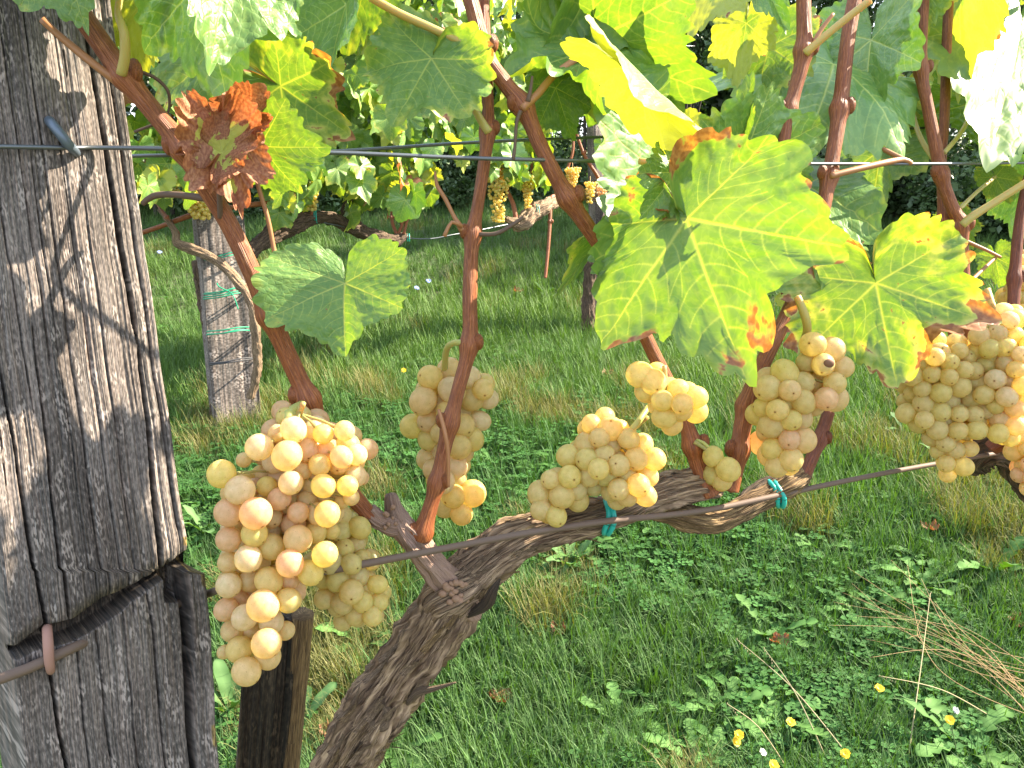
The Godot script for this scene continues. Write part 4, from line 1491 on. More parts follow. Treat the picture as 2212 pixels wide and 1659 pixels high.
	cane(v, [[990, -100, 0.492, 16], [1022, 20, 0.492, 17], [1050, 120, 0.493, 17], [1095, 185, 0.495, 17], [1130, 230, 0.497, 18], [1165, 310, 0.50, 17], [1195, 370, 0.502, 17], [1235, 440, 0.507, 18], [1290, 520, 0.514, 17], [1330, 580, 0.518, 17], [1360, 650, 0.523, 16], [1410, 760, 0.532, 15], [1465, 870, 0.54, 15], [1490, 940, 0.544, 17], [1510, 1010, 0.547, 19], [1532, 1068, 0.55, 23]], [[1045, 105], [1130, 230], [1225, 432], [1325, 572], [1487, 965]], 3.0)
	cane(v, [[1870, -120, 0.61, 15], [1835, 60, 0.605, 15], [1815, 230, 0.60, 16], [1800, 330, 0.595, 15], [1778, 450, 0.59, 15], [1745, 580, 0.582, 15], [1700, 680, 0.575, 16], [1655, 770, 0.566, 17], [1628, 830, 0.562, 18], [1606, 910, 0.559, 19], [1594, 990, 0.556, 17], [1578, 1060, 0.556, 18]], [[1815, 236], [1790, 378], [1620, 876], [1597, 975]], 4.0)
	cane(v, [[1742, -120, 0.575, 15], [1736, 0, 0.575, 15], [1736, 110, 0.575, 16], [1716, 200, 0.575, 14], [1700, 260, 0.575, 13], [1685, 420, 0.575, 12], [1700, 640, 0.58, 12]], [[1736, 108], [1704, 240]], 5.0)
	cane(v, [[1790, 890, 0.60, 13], [1770, 950, 0.595, 13], [1745, 1010, 0.585, 14], [1735, 1040, 0.58, 13]], [[1770, 950]], 6.0, "cane_dark")
	# thin shoots, tendrils and leaf stalks
	stalk("side_shoot", v, [[92, 42, 0.385, 9], [118, 68, 0.387, 8], [170, 112, 0.39, 9], [215, 148, 0.392, 9], [262, 182, 0.397, 11]], "petiole_red")
	stalk("leaf_stalk", v, [[262, 160, 0.39, 11], [270, 120, 0.385, 11], [268, 70, 0.38, 10], [255, 30, 0.38, 8], [262, -20, 0.38, 7]], "petiole")
	stalk("tendril", v, [[280, 150, 0.40, 4], [330, 165, 0.405, 4], [362, 195, 0.41, 3.5], [366, 230, 0.415, 3], [358, 250, 0.415, 2.5], [340, 265, 0.42, 3], [290, 285, 0.42, 3]], "tendril")
	stalk("tendril", v, [[308, 440, 0.43, 6], [330, 424, 0.428, 7], [370, 420, 0.425, 7], [440, 428, 0.42, 8], [470, 436, 0.42, 7]], "tendril")
	stalk("tendril", v, [[480, 315, 0.405, 8], [505, 318, 0.405, 9], [515, 326, 0.405, 7], [498, 334, 0.405, 9], [480, 330, 0.405, 8], [474, 350, 0.406, 6], [474, 420, 0.41, 6], [476, 470, 0.418, 6]], "tendril")
	stalk("tendril", v, [[596, 615, 0.433, 6], [600, 590, 0.433, 6], [592, 540, 0.432, 5], [578, 470, 0.428, 5], [560, 410, 0.424, 5], [550, 370, 0.422, 4]], "petiole_red")
	stalk("tendril", v, [[590, 668, 0.436, 7], [598, 620, 0.434, 7], [612, 582, 0.432, 6], [650, 556, 0.43, 6], [690, 552, 0.435, 6], [715, 565, 0.437, 6], [732, 590, 0.438, 5], [738, 606, 0.438, 5]], "petiole_red")
	stalk("leaf_stalk", v, [[582, 688, 0.435, 9], [604, 660, 0.435, 8], [640, 634, 0.437, 8], [690, 606, 0.436, 8], [726, 605, 0.430, 7], [744, 608, 0.4195, 5]], "cane_dark")
	stalk("leaf_stalk", v, [[1056, 286, 0.495, 10], [1040, 262, 0.495, 9], [1018, 225, 0.497, 8], [980, 175, 0.499, 7], [936, 128, 0.487, 5]], "petiole")
	stalk("leaf_stalk", v, [[1030, 105, 0.488, 9], [990, 88, 0.488, 9], [930, 60, 0.486, 9], [860, 28, 0.484, 9], [800, -6, 0.482, 9]], "petiole")
	stalk("leaf_stalk", v, [[1128, 235, 0.49, 9], [1160, 205, 0.495, 9], [1200, 160, 0.505, 8], [1268, 112, 0.526, 7]], "petiole_red")
	stalk("tendril", v, [[1125, 240, 0.49, 5], [1116, 265, 0.49, 4], [1112, 320, 0.49, 3.5], [1108, 345, 0.49, 5]], "tendril")
	stalk("tendril", v, [[1140, 220, 0.49, 6], [1146, 195, 0.49, 4], [1150, 165, 0.49, 3]], "tendril")
	stalk("tendril", v, [[1000, 498, 0.492, 9], [982, 470, 0.492, 5], [962, 430, 0.492, 5], [944, 400, 0.492, 4.5], [940, 370, 0.492, 2]], "petiole_red")
	stalk("tendril", v, [[998, 490, 0.49, 5], [976, 480, 0.486, 4], [960, 510, 0.486, 5]], "petiole_red")
	stalk("tendril", v, [[1035, 506, 0.492, 5], [1070, 505, 0.49, 4.5], [1100, 490, 0.49, 4.5], [1130, 470, 0.49, 4]], "tendril")
	stalk("tendril", v, [[948, 885, 0.472, 4], [960, 930, 0.468, 5], [968, 980, 0.47, 4.5], [969, 1052, 0.474, 3.5]], "petiole_red")
	stalk("tendril", v, [[1745, 120, 0.57, 5], [1770, 70, 0.57, 5], [1800, 30, 0.57, 4]], "petiole_red")
	stalk("leaf_stalk", v, [[1740, 115, 0.565, 9], [1780, 80, 0.56, 8], [1835, 35, 0.555, 8], [1880, 0, 0.55, 8]], "petiole")
	stalk("leaf_stalk", v, [[1380, 348, 0.50, 7], [1440, 353, 0.495, 8], [1520, 357, 0.495, 8], [1580, 358, 0.50, 8], [1602, 352, 0.505, 6]], "petiole")
	stalk("leaf_stalk", v, [[1795, 380, 0.585, 7], [1850, 366, 0.59, 7], [1910, 352, 0.60, 7], [1950, 345, 0.61, 6], [1965, 352, 0.615, 6], [1907, 322, 0.63, 5]], "petiole_red")
	# leaves of the old vine
	leaf(v, 0, [138, -110, -0.05], [168, 60, -0.05], 1.05, -35, 11, {"wave": 0.06}, "broad green leaf hanging over the post's top")
	leaf(v, 5, [455, -70, -0.03], [452, 196, -0.03], 1.0, -38, 12, {"wave": 0.05, "droop": 0.25})
	leaf(v, 0, [485, -110, -0.06], [478, 118, -0.075], 0.85, 28, 13, {"wave": 0.05, "fold": 0.1})
	leaf(v, 3, [310, 0, 0.03], [302, 160, 0.03], 0.7, -40, 14)
	leaf(v, 1, [470, 110, 0.06], [445, 305, 0.05], 0.95, -40, 15, {"lob": 0.2})
	leaf(v, 5, [748, 10, 0.02], [690, 200, 0.02], 0.55, -48, 16, {"fold": 0.6})
	leaf(v, 1, [800, -70, 0.01], [745, 115, 0.02], 0.75, -35, 17)
	leaf(v, 1, [932, 126, 0.0], [846, 266, -0.01], 1.12, -30, 18, {"lob": 0.25, "curl": 0.15, "wave": 0.05}, "yellow-green leaf with small brown scorched tips")
	leaf(v, 2, [606, 186, -0.01], [775, 305, -0.03], 0.72, -12, 19, {"fold": 0.15, "curl": 0.2, "wave": 0.1}, "leaf half yellow and half orange-brown below the bluish one")
	leaf(v, 0, [562, 316, -0.03], [696, 322, -0.04], 0.88, -15, 20, {"lob": 0.15, "wave": 0.04}, "pale green half leaf beside the shrivelled brown one")
	leaf(v, 4, [478, 300, -0.045], [522, 482, -0.035], 0.68, 5, 21, {"fold": 0.4, "wave": 0.14, "curl": 0.35, "lob": 0.5}, "shrivelled rust brown leaf caught on the wire")
	leaf(v, 4, [525, 265, -0.04], [392, 330, -0.04], 0.6, -10, 22, {"fold": 0.4, "wave": 0.15, "curl": 0.35, "lob": 0.5})
	leaf(v, 4, [480, 330, -0.045], [545, 228, -0.045], 0.6, 10, 23, {"fold": 0.3, "wave": 0.12, "curl": 0.3})
	leaf(v, 0, [745, 612, -0.052], [738, 762, -0.062], 1.28, -20, 24, {"fold": 0.35, "lob": 0.2, "wave": 0.06, "droop": 0.2}, "single green leaf hanging on a red stalk, its right half folded forward")
	leaf(v, 0, [1300, -90, -0.03], [1228, 128, -0.07], 0.8, 38, 25, {"fold": 0.3, "wave": 0.1})
	leaf(v, 0, [1270, 112, -0.05], [1302, 268, -0.10], 0.9, 30, 26, {"wave": 0.12, "curl": 0.3})
	leaf(v, 0, [1287, 84, -0.03], [1520, 215, -0.04], 0.92, -35, 28, {"wave": 0.06, "lob": 0.2}, "large green leaf with tiny brown holes near its edge")
	leaf(v, 3, [1372, 145, -0.085], [1562, 352, -0.08], 0.36, -55, 29, {"fold": 0.8, "wave": 0.06}, "bright yellow leaf folded lengthwise")
	leaf(v, 0, [1200, 190, -0.03], [1240, 308, -0.03], 0.68, 10, 30)
	leaf(v, 3, [1312, 222, -0.04], [1452, 305, -0.04], 0.36, -35, 31, {"fold": 0.5})
	leaf(v, 5, [1800, 138, -0.02], [1790, 228, -0.085], 1.25, 22, 32, {"droop": 0.45, "wave": 0.14, "cup": -0.2}, "wavy bluish green leaf with a glinting lower edge")
	leaf(v, 5, [1602, 352, -0.05], [1795, 262, -0.06], 0.95, -26, 33, {"wave": 0.05, "lob": 0.3}, "dull bluish green leaf with small yellow flecks")
	leaf(v, 0, [1600, 340, -0.06], [1615, 160, -0.075], 0.28, 45, 34, {"fold": 0.5})
	leaf(v, 6, [1484, 472, -0.09], [1596, 822, -0.105], 1.08, -18, 35, {"lob": 0.62, "back": 0.72, "wave": 0.055, "droop": 0.12, "cup": -0.05, "curl": 0.12}, "biggest leaf, broad and lobed, green turning yellow at its sunlit tips")
	leaf(v, 0, [1462, 372, -0.085], [1392, 468, -0.09], 0.8, 12, 36, {"wave": 0.08})
	leaf(v, 0, [1452, 455, -0.04], [1345, 565, -0.14], 0.85, 38, 37, {"wave": 0.05, "cup": -0.15})
	leaf(v, 3, [1352, 590, -0.05], [1345, 720, -0.05], 0.6, -20, 38)
	leaf(v, 4, [1500, 455, -0.082], [1660, 418, -0.085], 0.22, 10, 39, {"curl": 0.2, "wave": 0.1})
	leaf(v, 0, [1738, 400, 0.0], [1803, 578, -0.11], 0.42, 42, 40, {"fold": 0.3})
	leaf(v, 3, [1790, 600, -0.02], [1725, 720, -0.03], 0.8, -25, 41)
	leaf(v, 3, [1452, 290, -0.02], [1420, 392, -0.02], 0.8, -25, 42)
	leaf(v, 4, [1395, 290, -0.01], [1420, 350, -0.01], 0.7, 0, 43, {"curl": 0.5, "wave": 0.2})
	leaf(v, 3, [1612, 50, -0.01], [1590, 180, -0.01], 0.8, -30, 46)
	leaf(v, 3, [1565, -40, -0.03], [1490, 70, -0.04], 0.8, -45, 48)
	leaf(v, 5, [1640, -60, -0.05], [1700, 62, -0.05], 0.45, 20, 49, {"fold": 0.5})
	leaf(v, 1, [1662, 100, -0.01], [1622, 240, -0.02], 0.9, -30, 51)
	leaf(v, 1, [1330, 20, -0.02], [1430, -80, -0.02], 1.0, -20, 53)
	leaf(v, 1, [1320, 488, -0.03], [1204, 622, -0.05], 0.16, -30, 54, {"fold": 0.7, "wave": 0.08})
	leaf(v, 3, [340, 30, 0.10], [330, 130, 0.10], 0.9, -40, 56)
	leaf(v, 1, [640, -40, 0.06], [655, 70, 0.06], 0.9, -20, 57)
	leaf(v, 1, [1445, 320, 0.03], [1500, 420, 0.03], 0.9, -20, 58)

	# the next vine along the row
	var head := pt(2125, 985, 0.67)
	var w := thing("grapevine", Vector3(head.x + 0.02, ground_y(head.x, head.z), head.z - 0.05), "next grapevine along the front row, its dark gnarled head at right", "vine", "vines of the front row")
	bark_tube("trunk", w, [[2120, 1010, 0.70, 20], [2100, 985, 0.69, 34], [2130, 965, 0.685, 38], [2165, 975, 0.685, 30], [2200, 1010, 0.69, 30], [2260, 1100, 0.70, 32], [2320, 1250, 0.70, 34], [2360, 1500, 0.72, 36]], 21.0, "bark_dark", 70)
	cane(w, [[2140, 970, 0.66, 16], [2170, 945, 0.655, 16], [2210, 900, 0.65, 16], [2250, 840, 0.65, 15]], [[2165, 950]], 7.0, "cane_dark")
	cane(w, [[2000, -80, 0.635, 11], [1994, 30, 0.635, 11], [1990, 150, 0.635, 12], [2004, 230, 0.637, 12], [2022, 320, 0.64, 13], [2036, 390, 0.643, 13], [2058, 450, 0.646, 13], [2074, 485, 0.65, 14], [2080, 560, 0.652, 12], [2086, 640, 0.655, 12], [2100, 760, 0.66, 12], [2120, 900, 0.667, 14]], [[1990, 152], [2034, 375], [2074, 488]], 8.0)
	cane(w, [[2052, -60, 0.66, 10], [2045, 100, 0.66, 10], [2040, 260, 0.66, 10], [2034, 350, 0.66, 10], [2038, 470, 0.66, 11], [2044, 560, 0.66, 10], [2052, 650, 0.662, 10], [2070, 800, 0.665, 11], [2100, 930, 0.672, 12]], [[2038, 475]], 9.0)
	cane(w, [[2222, 380, 0.69, 10], [2205, 460, 0.69, 10], [2196, 540, 0.688, 11], [2190, 640, 0.685, 12], [2185, 760, 0.68, 12], [2175, 900, 0.675, 14]], [[2194, 600]], 10.0, "cane_dark")
	stalk("leaf_stalk", w, [[2078, 486, 0.645, 10], [2100, 468, 0.642, 9], [2150, 436, 0.64, 8], [2220, 392, 0.635, 8]], "petiole")
	stalk("leaf_stalk", w, [[2082, 622, 0.655, 5], [2115, 590, 0.68, 4], [2150, 557, 0.71, 4]], "petiole_red")
	stalk("leaf_stalk", w, [[2074, 450, 0.648, 5], [2110, 415, 0.67, 4], [2150, 382, 0.705, 4]], "petiole")
	stalk("leaf_stalk", w, [[2040, 330, 0.645, 5], [2080, 280, 0.665, 5], [2104, 224, 0.70, 5]], "petiole")
	stalk("leaf_stalk", w, [[2018, 345, 0.645, 6], [1985, 290, 0.665, 5], [1960, 202, 0.705, 5]], "petiole")
	stalk("tendril", w, [[2085, 520, 0.648, 4], [2130, 540, 0.646, 3.5], [2162, 556, 0.646, 3]], "petiole_red")
	leaf(w, 2, [1892, 612, -0.075], [1944, 862, -0.085], 1.08, 0, 60, {"lob": 0.62, "wave": 0.06, "curl": 0.18, "droop": 0.1}, "lobed leaf fading to cream with scorched red-brown edges")
	leaf(w, 1, [1907, 320, 0.06], [1872, 456, 0.05], 1.0, -35, 61, {"lob": 0.4}, "olive leaf seen from below with pale veins")
	leaf(w, 5, [1882, 86, -0.03], [1858, 266, -0.04], 0.85, -32, 62, {"fold": 0.3, "droop": 0.2})
	leaf(w, 3, [2080, -70, -0.04], [2058, 224, -0.05], 0.5, -50, 63, {"lob": 0.15}, "glowing yellow leaf against the sun at top right")
	leaf(w, 1, [2005, -70, -0.06], [1988, 80, -0.06], 0.8, -30, 64)
	leaf(w, 0, [2205, 60, 0.03], [2165, 325, -0.06], 0.72, 36, 65, {"fold": 0.1, "lob": 0.2, "wave": 0.04}, "leaf bleached white by sunlight at the right edge")
	leaf(w, 0, [2104, 222, 0.0], [2132, 324, -0.05], 0.9, 40, 66)
	leaf(w, 0, [2150, 556, -0.02], [2164, 622, -0.02], 0.75, 5, 67)
	leaf(w, 1, [2150, 382, -0.02], [2182, 440, -0.02], 0.8, -15, 68)
	leaf(w, 5, [2225, 400, 0.0], [2196, 520, 0.0], 0.8, -10, 69)
	leaf(w, 5, [2230, 210, 0.0], [2190, 340, 0.0], 0.8, 0, 70)
	leaf(w, 1, [1880, 240, 0.05], [1830, 330, 0.05], 0.9, -30, 71)
	leaf(w, 3, [1960, 200, 0.03], [1950, 290, 0.03], 0.8, -35, 72)
	leaf(w, 1, [2060, 480, 0.03], [2100, 540, 0.03], 0.8, -20, 75)
	leaf(w, 1, [2140, -40, 0.03], [2180, 70, 0.03], 0.8, -20, 76)
	# growth of both vines above the picture and beyond its right edge; it shades what stands below
	for k in 16:
		var px := rng.randf_range(-300, 900)
		var py := -140.0 - 560.0 * pow(rng.randf(), 0.8)
		leaf_far_front(v if px < 1750 else w, px, py, rng.randf_range(-0.09, 0.09))
	for k in 4:
		var px := rng.randf_range(2330, 2700)
		leaf_far_front(w, px, rng.randf_range(-420, 300), rng.randf_range(-0.06, 0.10))

func leaf_far_front(parent: Node3D, px: float, py: float, off: float) -> void:
	far_leaf(parent, pt(px, py, row_d(px) + off), rng.randf_range(0.05, 0.075), [0, 0, 1, 5, 3][rng.randi_range(0, 4)], Vector3(rng.randf_range(-0.6, 0.6), rng.randf_range(0, 0.8), 1), Vector3(rng.randf_range(-0.6, 0.6), -1, rng.randf_range(-0.4, 0.4)))

func bunches() -> void:
	var made: Array[Node3D] = []
	# the big bunch beside the post: the berries that the photograph shows on its near side, from the zoomed view
	var near := []
	for e in [[545,157,75],[455,180,55],[352,258,78],[508,305,85],[265,330,45],[140,408,78],[244,500,82],[712,183,60],[832,165,58],[730,275,55],[815,312,66],[900,300,62],[692,357,62],[395,478,58],[530,458,70],[600,390,55],[713,475,70],[895,420,62],[848,475,62],[930,430,45],[466,548,68],[180,625,78],[333,630,88],[572,625,62],[735,632,72],[620,560,60],[180,775,72],[325,745,75],[570,775,80],[670,740,65],[420,818,75],[290,885,78],[722,860,75],[525,912,80],[180,905,62],[640,965,75],[180,1035,72],[300,1010,65],[405,1010,76],[515,1120,72],[373,1150,90],[165,1170,65],[270,1215,75],[420,1240,72],[245,1110,55],[200,1290,65],[393,1362,85],[500,1290,55],[240,1395,75],[155,1410,42],[280,1520,80],[400,1430,75],[310,1290,50],[520,1000,60],[760,730,50],[640,700,45],[870,540,50],[820,560,45]]:
		near.append([424.7 + e[0] * 0.384, 867.0 + e[1] * 0.384, e[2] * 0.384])
	near.sort_custom(func(a, b): return a[2] > b[2])
	var placed := []
	for e in near:
		# smaller in the photograph means farther back; step back until it does not bite into its neighbours
		var off = (30.0 - e[2]) * 0.0014
		var step := 0
		while step < 40:
			var p := pt(e[0], e[1], 0.405 + off)
			var ok := true
			for q in placed:
				if p.distance_to(pt(q[0], q[1], 0.405 + q[3])) < (e[2] + q[2]) * 0.405 / F * 0.90:
					ok = false
					break
			if ok:
				break
			off += 0.0012
			step += 1
		placed.append([e[0], e[1], e[2], off])
	made.append(bunch("largest bunch, hanging right of the end post, berries peach and yellow", [[650, 960, 95, 0.03], [745, 985, 62, 0.03], [570, 1100, 95, 0.03], [650, 1090, 95, 0.03], [560, 1230, 85, 0.03], [600, 1260, 60, 0.03], [545, 1370, 62, 0.025]], 0.405, 27, [0, 0, 2, 0, 1, 7, 2, 7, 3], [[655, 872], [640, 930, 0.025], [620, 1050, 0.03], [590, 1200, 0.03], [545, 1400, 0.025]], placed))
	made.append(bunch("greenish bunch half hidden behind the largest one", [[735, 1130, 52], [735, 1215, 72], [765, 1285, 74], [800, 1300, 50]], 0.47, 23, [4, 5, 4, 3, 1], [[742, 1060], [745, 1150], [755, 1250], [765, 1320]]))
	made.append(bunch("tapering bunch behind the straight cane", [[955, 855, 70], [1030, 850, 56], [940, 925, 62], [1000, 930, 62], [965, 1000, 64], [1000, 1070, 50], [985, 1095, 42]], 0.535, 26, [4, 1, 1, 3, 7, 0], [[962, 800], [975, 860], [980, 950], [985, 1050], [990, 1100]]))
	made.append(bunch("bunch slanting down to the left, lying on the old vine's arm", [[1310, 940, 58], [1385, 985, 46], [1290, 1000, 72], [1345, 1045, 62], [1225, 1050, 55], [1180, 1095, 42]], 0.495, 25, [1, 3, 4, 5, 1], [[1400, 900], [1330, 960], [1270, 1020], [1200, 1090]]))
	made.append(bunch("short round bunch under the biggest leaf's tip", [[1402, 826, 50], [1468, 862, 58], [1440, 898, 40]], 0.475, 26, [3, 1, 3, 5], [[1435, 790], [1440, 840], [1450, 890]]))
	made.append(bunch("four loose berries beside a red spur", [[1556, 1010, 20]], 0.535, 24, [5, 3, 1], [[1500, 955], [1530, 975], [1555, 1010]], [[1540, 986, 23, 0.0], [1573, 1014, 27, -0.004], [1538, 1026, 22, 0.008], [1560, 1040, 22, 0.004]]))
	made.append(bunch("bunch with one brown split berry under the yellow stalk", [[1768, 775, 60], [1700, 845, 66], [1762, 845, 58], [1690, 905, 66], [1712, 950, 55], [1690, 995, 48], [1650, 960, 34, 0.03]], 0.53, 26, [4, 1, 0, 3, 2, 4], [[1742, 725], [1738, 800], [1710, 900], [1695, 1000]]))
	made.append(bunch("broad shaded bunch below the scorched leaf", [[2025, 805, 82], [2075, 800, 60], [2010, 880, 66], [2070, 900, 62], [2050, 960, 48], [2050, 1000, 36]], 0.60, 20, [4, 5, 4, 1], [[2060, 720], [2050, 800], [2045, 900], [2048, 1000]]))
	made.append(bunch("sunlit bunch hanging beside the broad shaded one", [[2178, 690, 42], [2150, 745, 52], [2190, 780, 60], [2165, 850, 62], [2165, 920, 44]], 0.585, 21, [3, 1, 7, 3, 0], [[2145, 655], [2160, 740], [2170, 850], [2170, 930]]))
	made.append(bunch("bunch cut off by the picture's lower right edge", [[2215, 960, 45], [2222, 1020, 42], [2225, 1055, 22]], 0.63, 20, [0, 1, 2], [[2222, 900], [2222, 1000], [2225, 1050]]))
	made.append(bunch("small bunch behind the cane at right", [[2030, 590, 30], [2060, 620, 34]], 0.75, 18, [1, 0], [[2050, 560], [2050, 600], [2055, 640]]))
	made.append(bunch("bunch behind the dark cane at the right edge", [[2190, 640, 36], [2215, 600, 44]], 0.74, 18, [4, 1], [[2210, 540], [2205, 600], [2195, 650]]))
	# a split berry and its stalks
	var root := made[6]
	var m := MB.new()
	var aim := pt(1800, 800, 0.53)
	var spot := aim
	var near_by := 1e9
	for b in root.get_children():
		if String(b.name).begins_with("berry"):
			var at: Vector3 = b.position + root.position
			var score := at.distance_to(aim) + 1.5 * (at.distance_to(EYE) - 0.5)
			if score < near_by:
				near_by = score
				spot = at + ((EYE - at).normalized() + Vector3(0.5, 0.1, 0.0)).normalized() * b.transform.basis.x.length() * 0.93
	ball(m, spot, 0.0034, 12, 8, Vector3(1.1, 0.9, 0.6))
	piece("rot_spot", commit(m), mats["rot"], root).set_meta("label", "brown rotten spot on a berry")
	for q in [[0, "petiole_green", [[655, 872, 0.45, 9], [628, 888, 0.425, 10], [622, 905, 0.42, 13], [640, 935, 0.428, 8]]], [1, "petiole", [[745, 1040, 0.475, 5], [742, 1080, 0.47, 5]]], [2, "petiole_green", [[1010, 743, 0.487, 6], [985, 740, 0.49, 7], [966, 752, 0.50, 7], [961, 790, 0.52, 7], [963, 830, 0.535, 7]]], [3, "petiole_green", [[1400, 880, 0.50, 6], [1378, 912, 0.49, 7], [1350, 945, 0.495, 7], [1320, 970, 0.51, 6]]], [5, "petiole_green", [[1500, 950, 0.54, 4], [1520, 957, 0.535, 4], [1538, 975, 0.535, 4]]], [6, "petiole", [[1722, 640, 0.53, 8], [1738, 680, 0.53, 9], [1744, 712, 0.535, 9], [1735, 740, 0.545, 9]]], [8, "petiole", [[2132, 625, 0.625, 7], [2142, 660, 0.62, 8], [2155, 700, 0.62, 8]]]]:
		var b := made[q[0]]
		stalk("peduncle", b, q[2], q[1], 10)

func stake() -> void:
	var a := pt(592, 1345, 0.60)
	var b := pt(562, 1720, 0.66)
	var foot := b + (b - a).normalized() * 0.45
	var root := thing("vine_stake", Vector3(foot.x, 0, foot.z), "rough dark stake with a lichen-yellow right edge, under the largest bunch", "stake")
	piece("timber", post_mesh(a, foot, Vector3(0.96, 0, -0.28), 0.042, 0.046, 0.03, 0.55, 1.6), mats["stake_wood"], root)
	var m := MB.new()
	var pts := PackedVector3Array()
	var rad := PackedFloat32Array()
	for k in 90:
		var t := k / 89.0
		pts.append(a.lerp(foot, t) + Vector3(0.0195 + 0.003 * t, 0, -0.012))
		rad.append(0.0085)
	tube(m, pts, rad, 40, 3, 5.0)
	piece("bark", commit(m), mats["bark_pale"], root)

func _ready() -> void:
	rng.seed = 4711
	cam_b = Basis(Vector3.RIGHT, deg_to_rad(PITCH))
	var cam := Camera3D.new()
	cam.name = "camera"
	cam.fov = 53.0
	cam.near = 0.02
	cam.far = 300.0
	add_child(cam)
	cam.transform = Transform3D(cam_b, EYE)
	cam.current = true
	var env := Environment.new()
	var sky := Sky.new()
	var sm := ProceduralSkyMaterial.new()
	sm.sky_top_color = Color(0.66, 0.72, 0.81)
	sm.sky_horizon_color = Color(0.90, 0.90, 0.89)
	sm.sky_curve = 0.12
	sm.ground_bottom_color = Color(0.22, 0.24, 0.17)
	sm.ground_horizon_color = Color(0.60, 0.64, 0.62)
	sky.sky_material = sm
	env.background_mode = Environment.BG_SKY
	env.sky = sky
	env.background_energy_multiplier = 0.76
	env.tonemap_mode = Environment.TONE_MAPPER_LINEAR
	env.tonemap_exposure = 5.0
	env.sdfgi_enabled = true
	env.ssao_enabled = true
	env.ssil_enabled = true
	var we := WorldEnvironment.new()
	we.name = "environment"
	we.environment = env
	add_child(we)
	var sun := DirectionalLight3D.new()
	sun.name = "sun"
	sun.light_energy = 1.6
	sun.light_color = Color(1.0, 0.95, 0.86)
	sun.light_angular_distance = 0.5
	sun.shadow_enabled = true
	add_child(sun)
	sun.look_at_from_position(sun_to * 10.0, Vector3.ZERO, Vector3.UP)
	make_materials()
	var bm := MB.new()
	ball(bm, Vector3.ZERO, 1.0, 32, 22)
	berry_mesh = commit(bm)
	meadow()
	# hedge and taller shrubs
	var hedges := [[-250, 7.2, 3.0, 3.4], [420, 7.6, 3.2, 3.6], [900, 8.2, 3.0, 3.4], [1350, 8.4, 3.2, 3.7], [1800, 7.4, 3.0, 3.4], [2250, 6.6, 2.8, 3.4], [2800, 6.4, 2.8, 3.4]]
	var names := ["dark shrub of the hedge behind the end post", "dark shrub of the hedge above the squared post", "dark shrub of the hedge left of the straight cane's top", "dark shrub of the hedge behind the slim post", "dark shrub of the hedge behind the biggest leaf", "dark shrub of the hedge behind the right-hand canes", "dark shrub of the hedge beyond the picture's right side"]
	for k in hedges.size():
		var h = hedges[k]
		hedge(names[k], h[0], h[1], h[2], h[3], 1.6, 9500, 500 + k, Color(0.075, 0.125, 0.045), 0.036)
	var backs := [[100, 11.0], [800, 11.5], [1500, 11.5], [2300, 10.5]]
	var bn := ["tall shrub far behind at the left", "tall shrub far behind, second from the left", "tall shrub far behind in the middle", "tall shrub far behind at the right"]
	for k in backs.size():
		hedge(bn[k], backs[k][0], backs[k][1], 6.0, 6.4, 2.0, 8000, 600 + k, Color(0.055, 0.095, 0.036), 0.08)
	second_row()
	end_post()
	stake()
	wires()
	front_vines()
	bunches()
	ground_things()

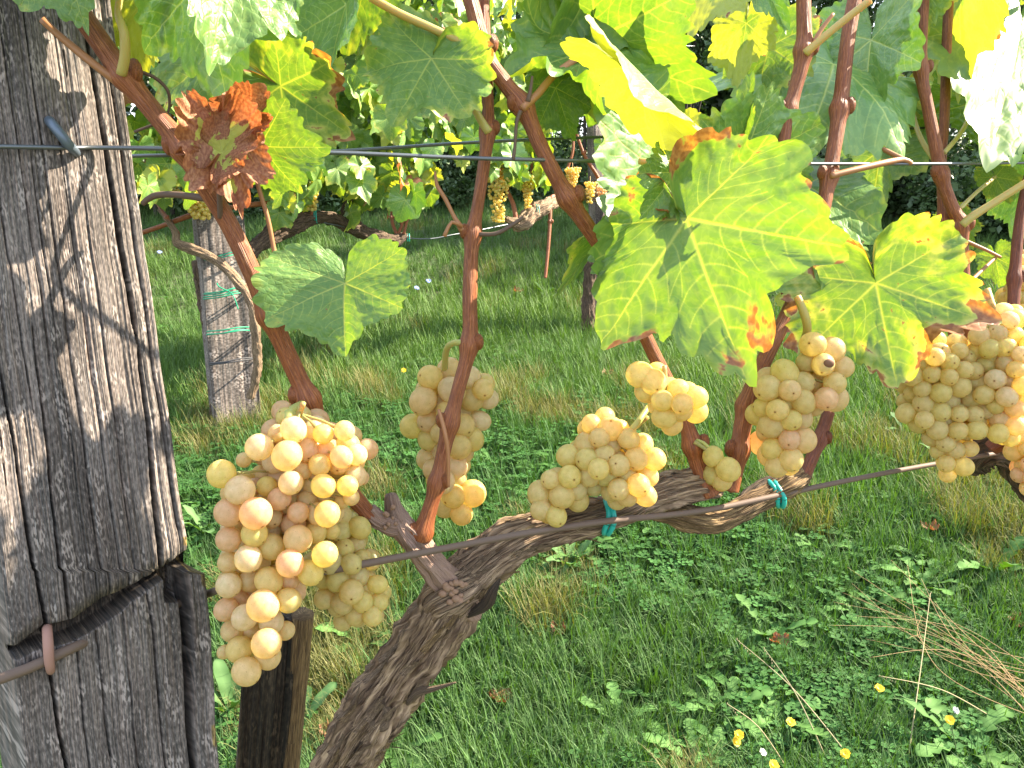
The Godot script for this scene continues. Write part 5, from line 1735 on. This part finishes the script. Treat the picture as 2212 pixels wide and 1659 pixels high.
func ground_things() -> void:
	for q in [[1900, 1487, 0.12, "yellow flower nearest the straw stalks"], [2052, 1555, 0.10, "yellow flower below the fan of straw stalks"], [1708, 1560, 0.09, "yellow flower left of the long dry stem"], [1597, 1587, 0.10, "upper of two yellow flowers standing close together"], [1590, 1602, 0.09, "lower of two yellow flowers standing close together"], [1826, 1628, 0.09, "yellow flower at the crossing of two dry stems"], [1672, 1652, 0.10, "yellow flower cut by the picture's bottom edge"]]:
		flower(q[0], q[1], q[2], q[3], "petal_yellow", 0.0085, 15)
	flower(872, 800, 0.08, "small yellow flower in the dry tuft left of the tapering bunch", "petal_yellow", 0.011, 11)
	for q in [[770, 541, "pale blue flower above the hanging leaf"], [926, 607, "pale blue flower right of the hanging leaf"], [345, 545, "pale blue flower beside the end post"], [900, 622, "lower pale blue flower right of the hanging leaf"]]:
		flower(q[0], q[1], 0.12, q[2], "petal_blue", 0.017, 10, "flower", "blue chicory flowers in the grass")
	for q in [[2065, 1535, "white seed head beside the straw stalks"], [1648, 1625, "white seed head among the yellow flowers"]]:
		flower(q[0], q[1], 0.10, q[2], "seed_white", 0.0065, 16, "seed head", "white seed heads in the grass")
	var fl := [[1080, 1512, "brown curled leaf in the grass right of the trunk"], [722, 1586, "brown leaf in the grass left of the trunk"], [1682, 1388, "brown crumpled leaf inside a dandelion"], [2200, 1345, "brown leaf under the straw stalks"], [2008, 1142, "brown leaf in the grass below the brown wire"], [1312, 808, "tiny brown leaf in the sunlit grass behind the short bunch"], [1118, 630, "small brown leaf in the grass right of the straight cane"], [1205, 1360, "faded brown leaf in the shady grass"]]
	for k in fl.size():
		fallen_leaf(fl[k][0], fl[k][1], [0.034, 0.042, 0.03, 0.036, 0.032, 0.036, 0.045, 0.025][k], fl[k][2], 800 + k)
	for q in ROSETTES:
		rosette(q[0], q[1], q[2] * 1.15, q[3] + 1, q[4], q[5], Color(0.075, 0.165, 0.04), 0.8)
	for q in DOCKS:
		rosette(q[0], q[1], q[2] * 1.1, q[3] + 1, 0, q[4], Color(0.085, 0.17, 0.055), 1.1)
	# long dry stems
	var tip := [[1830, 1225], [1848, 1330], [1880, 1290], [1800, 1300], [1925, 1210], [1990, 1250], [1870, 1380], [1840, 1260], [1900, 1340], [1960, 1220], [1790, 1350], [1850, 1290], [2020, 1300], [1930, 1290], [1880, 1420], [1960, 1380], [1820, 1280], [1990, 1330]]
	var foot := ground_hit(2420, 1570, 0.05)
	var root := thing("dry_stalks", foot, "fan of dry straw stalks lying in from the right", "straw")
	for q in tip:
		var a := ground_hit(q[0], q[1], rng.randf_range(0.05, 0.11))
		var b := ground_hit(rng.randf_range(2270, 2330), rng.randf_range(1440, 1620), rng.randf_range(0.05, 0.1))
		var mid := ground_hit(2060 + rng.randf_range(-60, 60), 1400 + rng.randf_range(-40, 50), 0.08)
		var w: Array[Vector4] = [Vector4(a.x, a.y, a.z, 0.0003), Vector4(mid.x, mid.y, mid.z, 0.0006), Vector4(b.x, b.y, b.z, 0.0009)]
		var s := spline_w(w, 0.02)
		var m := MB.new()
		tube(m, s[0], s[1], 5)
		piece("stalk", commit(m), mats["straw"], root)
	var singles := [[[1700, 1660], [1570, 1520], "long dry stem rising left of the yellow flower pair"], [[1850, 1655], [1590, 1380], "longest dry stem crossing the lower right grass"], [[1790, 1650], [1650, 1400], "dry stem parallel to the longest one"], [[1960, 1650], [2010, 1280], "pale upright dry stem right of the yellow flowers"], [[2160, 1560], [1900, 1460], "dry stem below the straw fan"]]
	for q in singles:
		var a := ground_hit(q[0][0], q[0][1], 0.03)
		var b := ground_hit(q[1][0], q[1][1], 0.16)
		var c := a.lerp(b, 0.5) + Vector3(0, 0.02, 0)
		var w: Array[Vector4] = [Vector4(a.x, a.y, a.z, 0.0013), Vector4(c.x, c.y, c.z, 0.001), Vector4(b.x, b.y, b.z, 0.0005)]
		var s := spline_w(w, 0.02)
		var m := MB.new()
		tube(m, s[0], s[1], 5)
		for k in 7:
			ball(m, b + (a - b).normalized() * 0.006 * k + Vector3(rng.randf_range(-0.002, 0.002), 0, 0), 0.0013, 5, 4, Vector3(0.8, 1.8, 0.8))
		var one := thing("dry_grass", a, q[2], "dry grass", "single dry grass stems")
		piece("stem", commit(m), mats["pale_straw"], one)
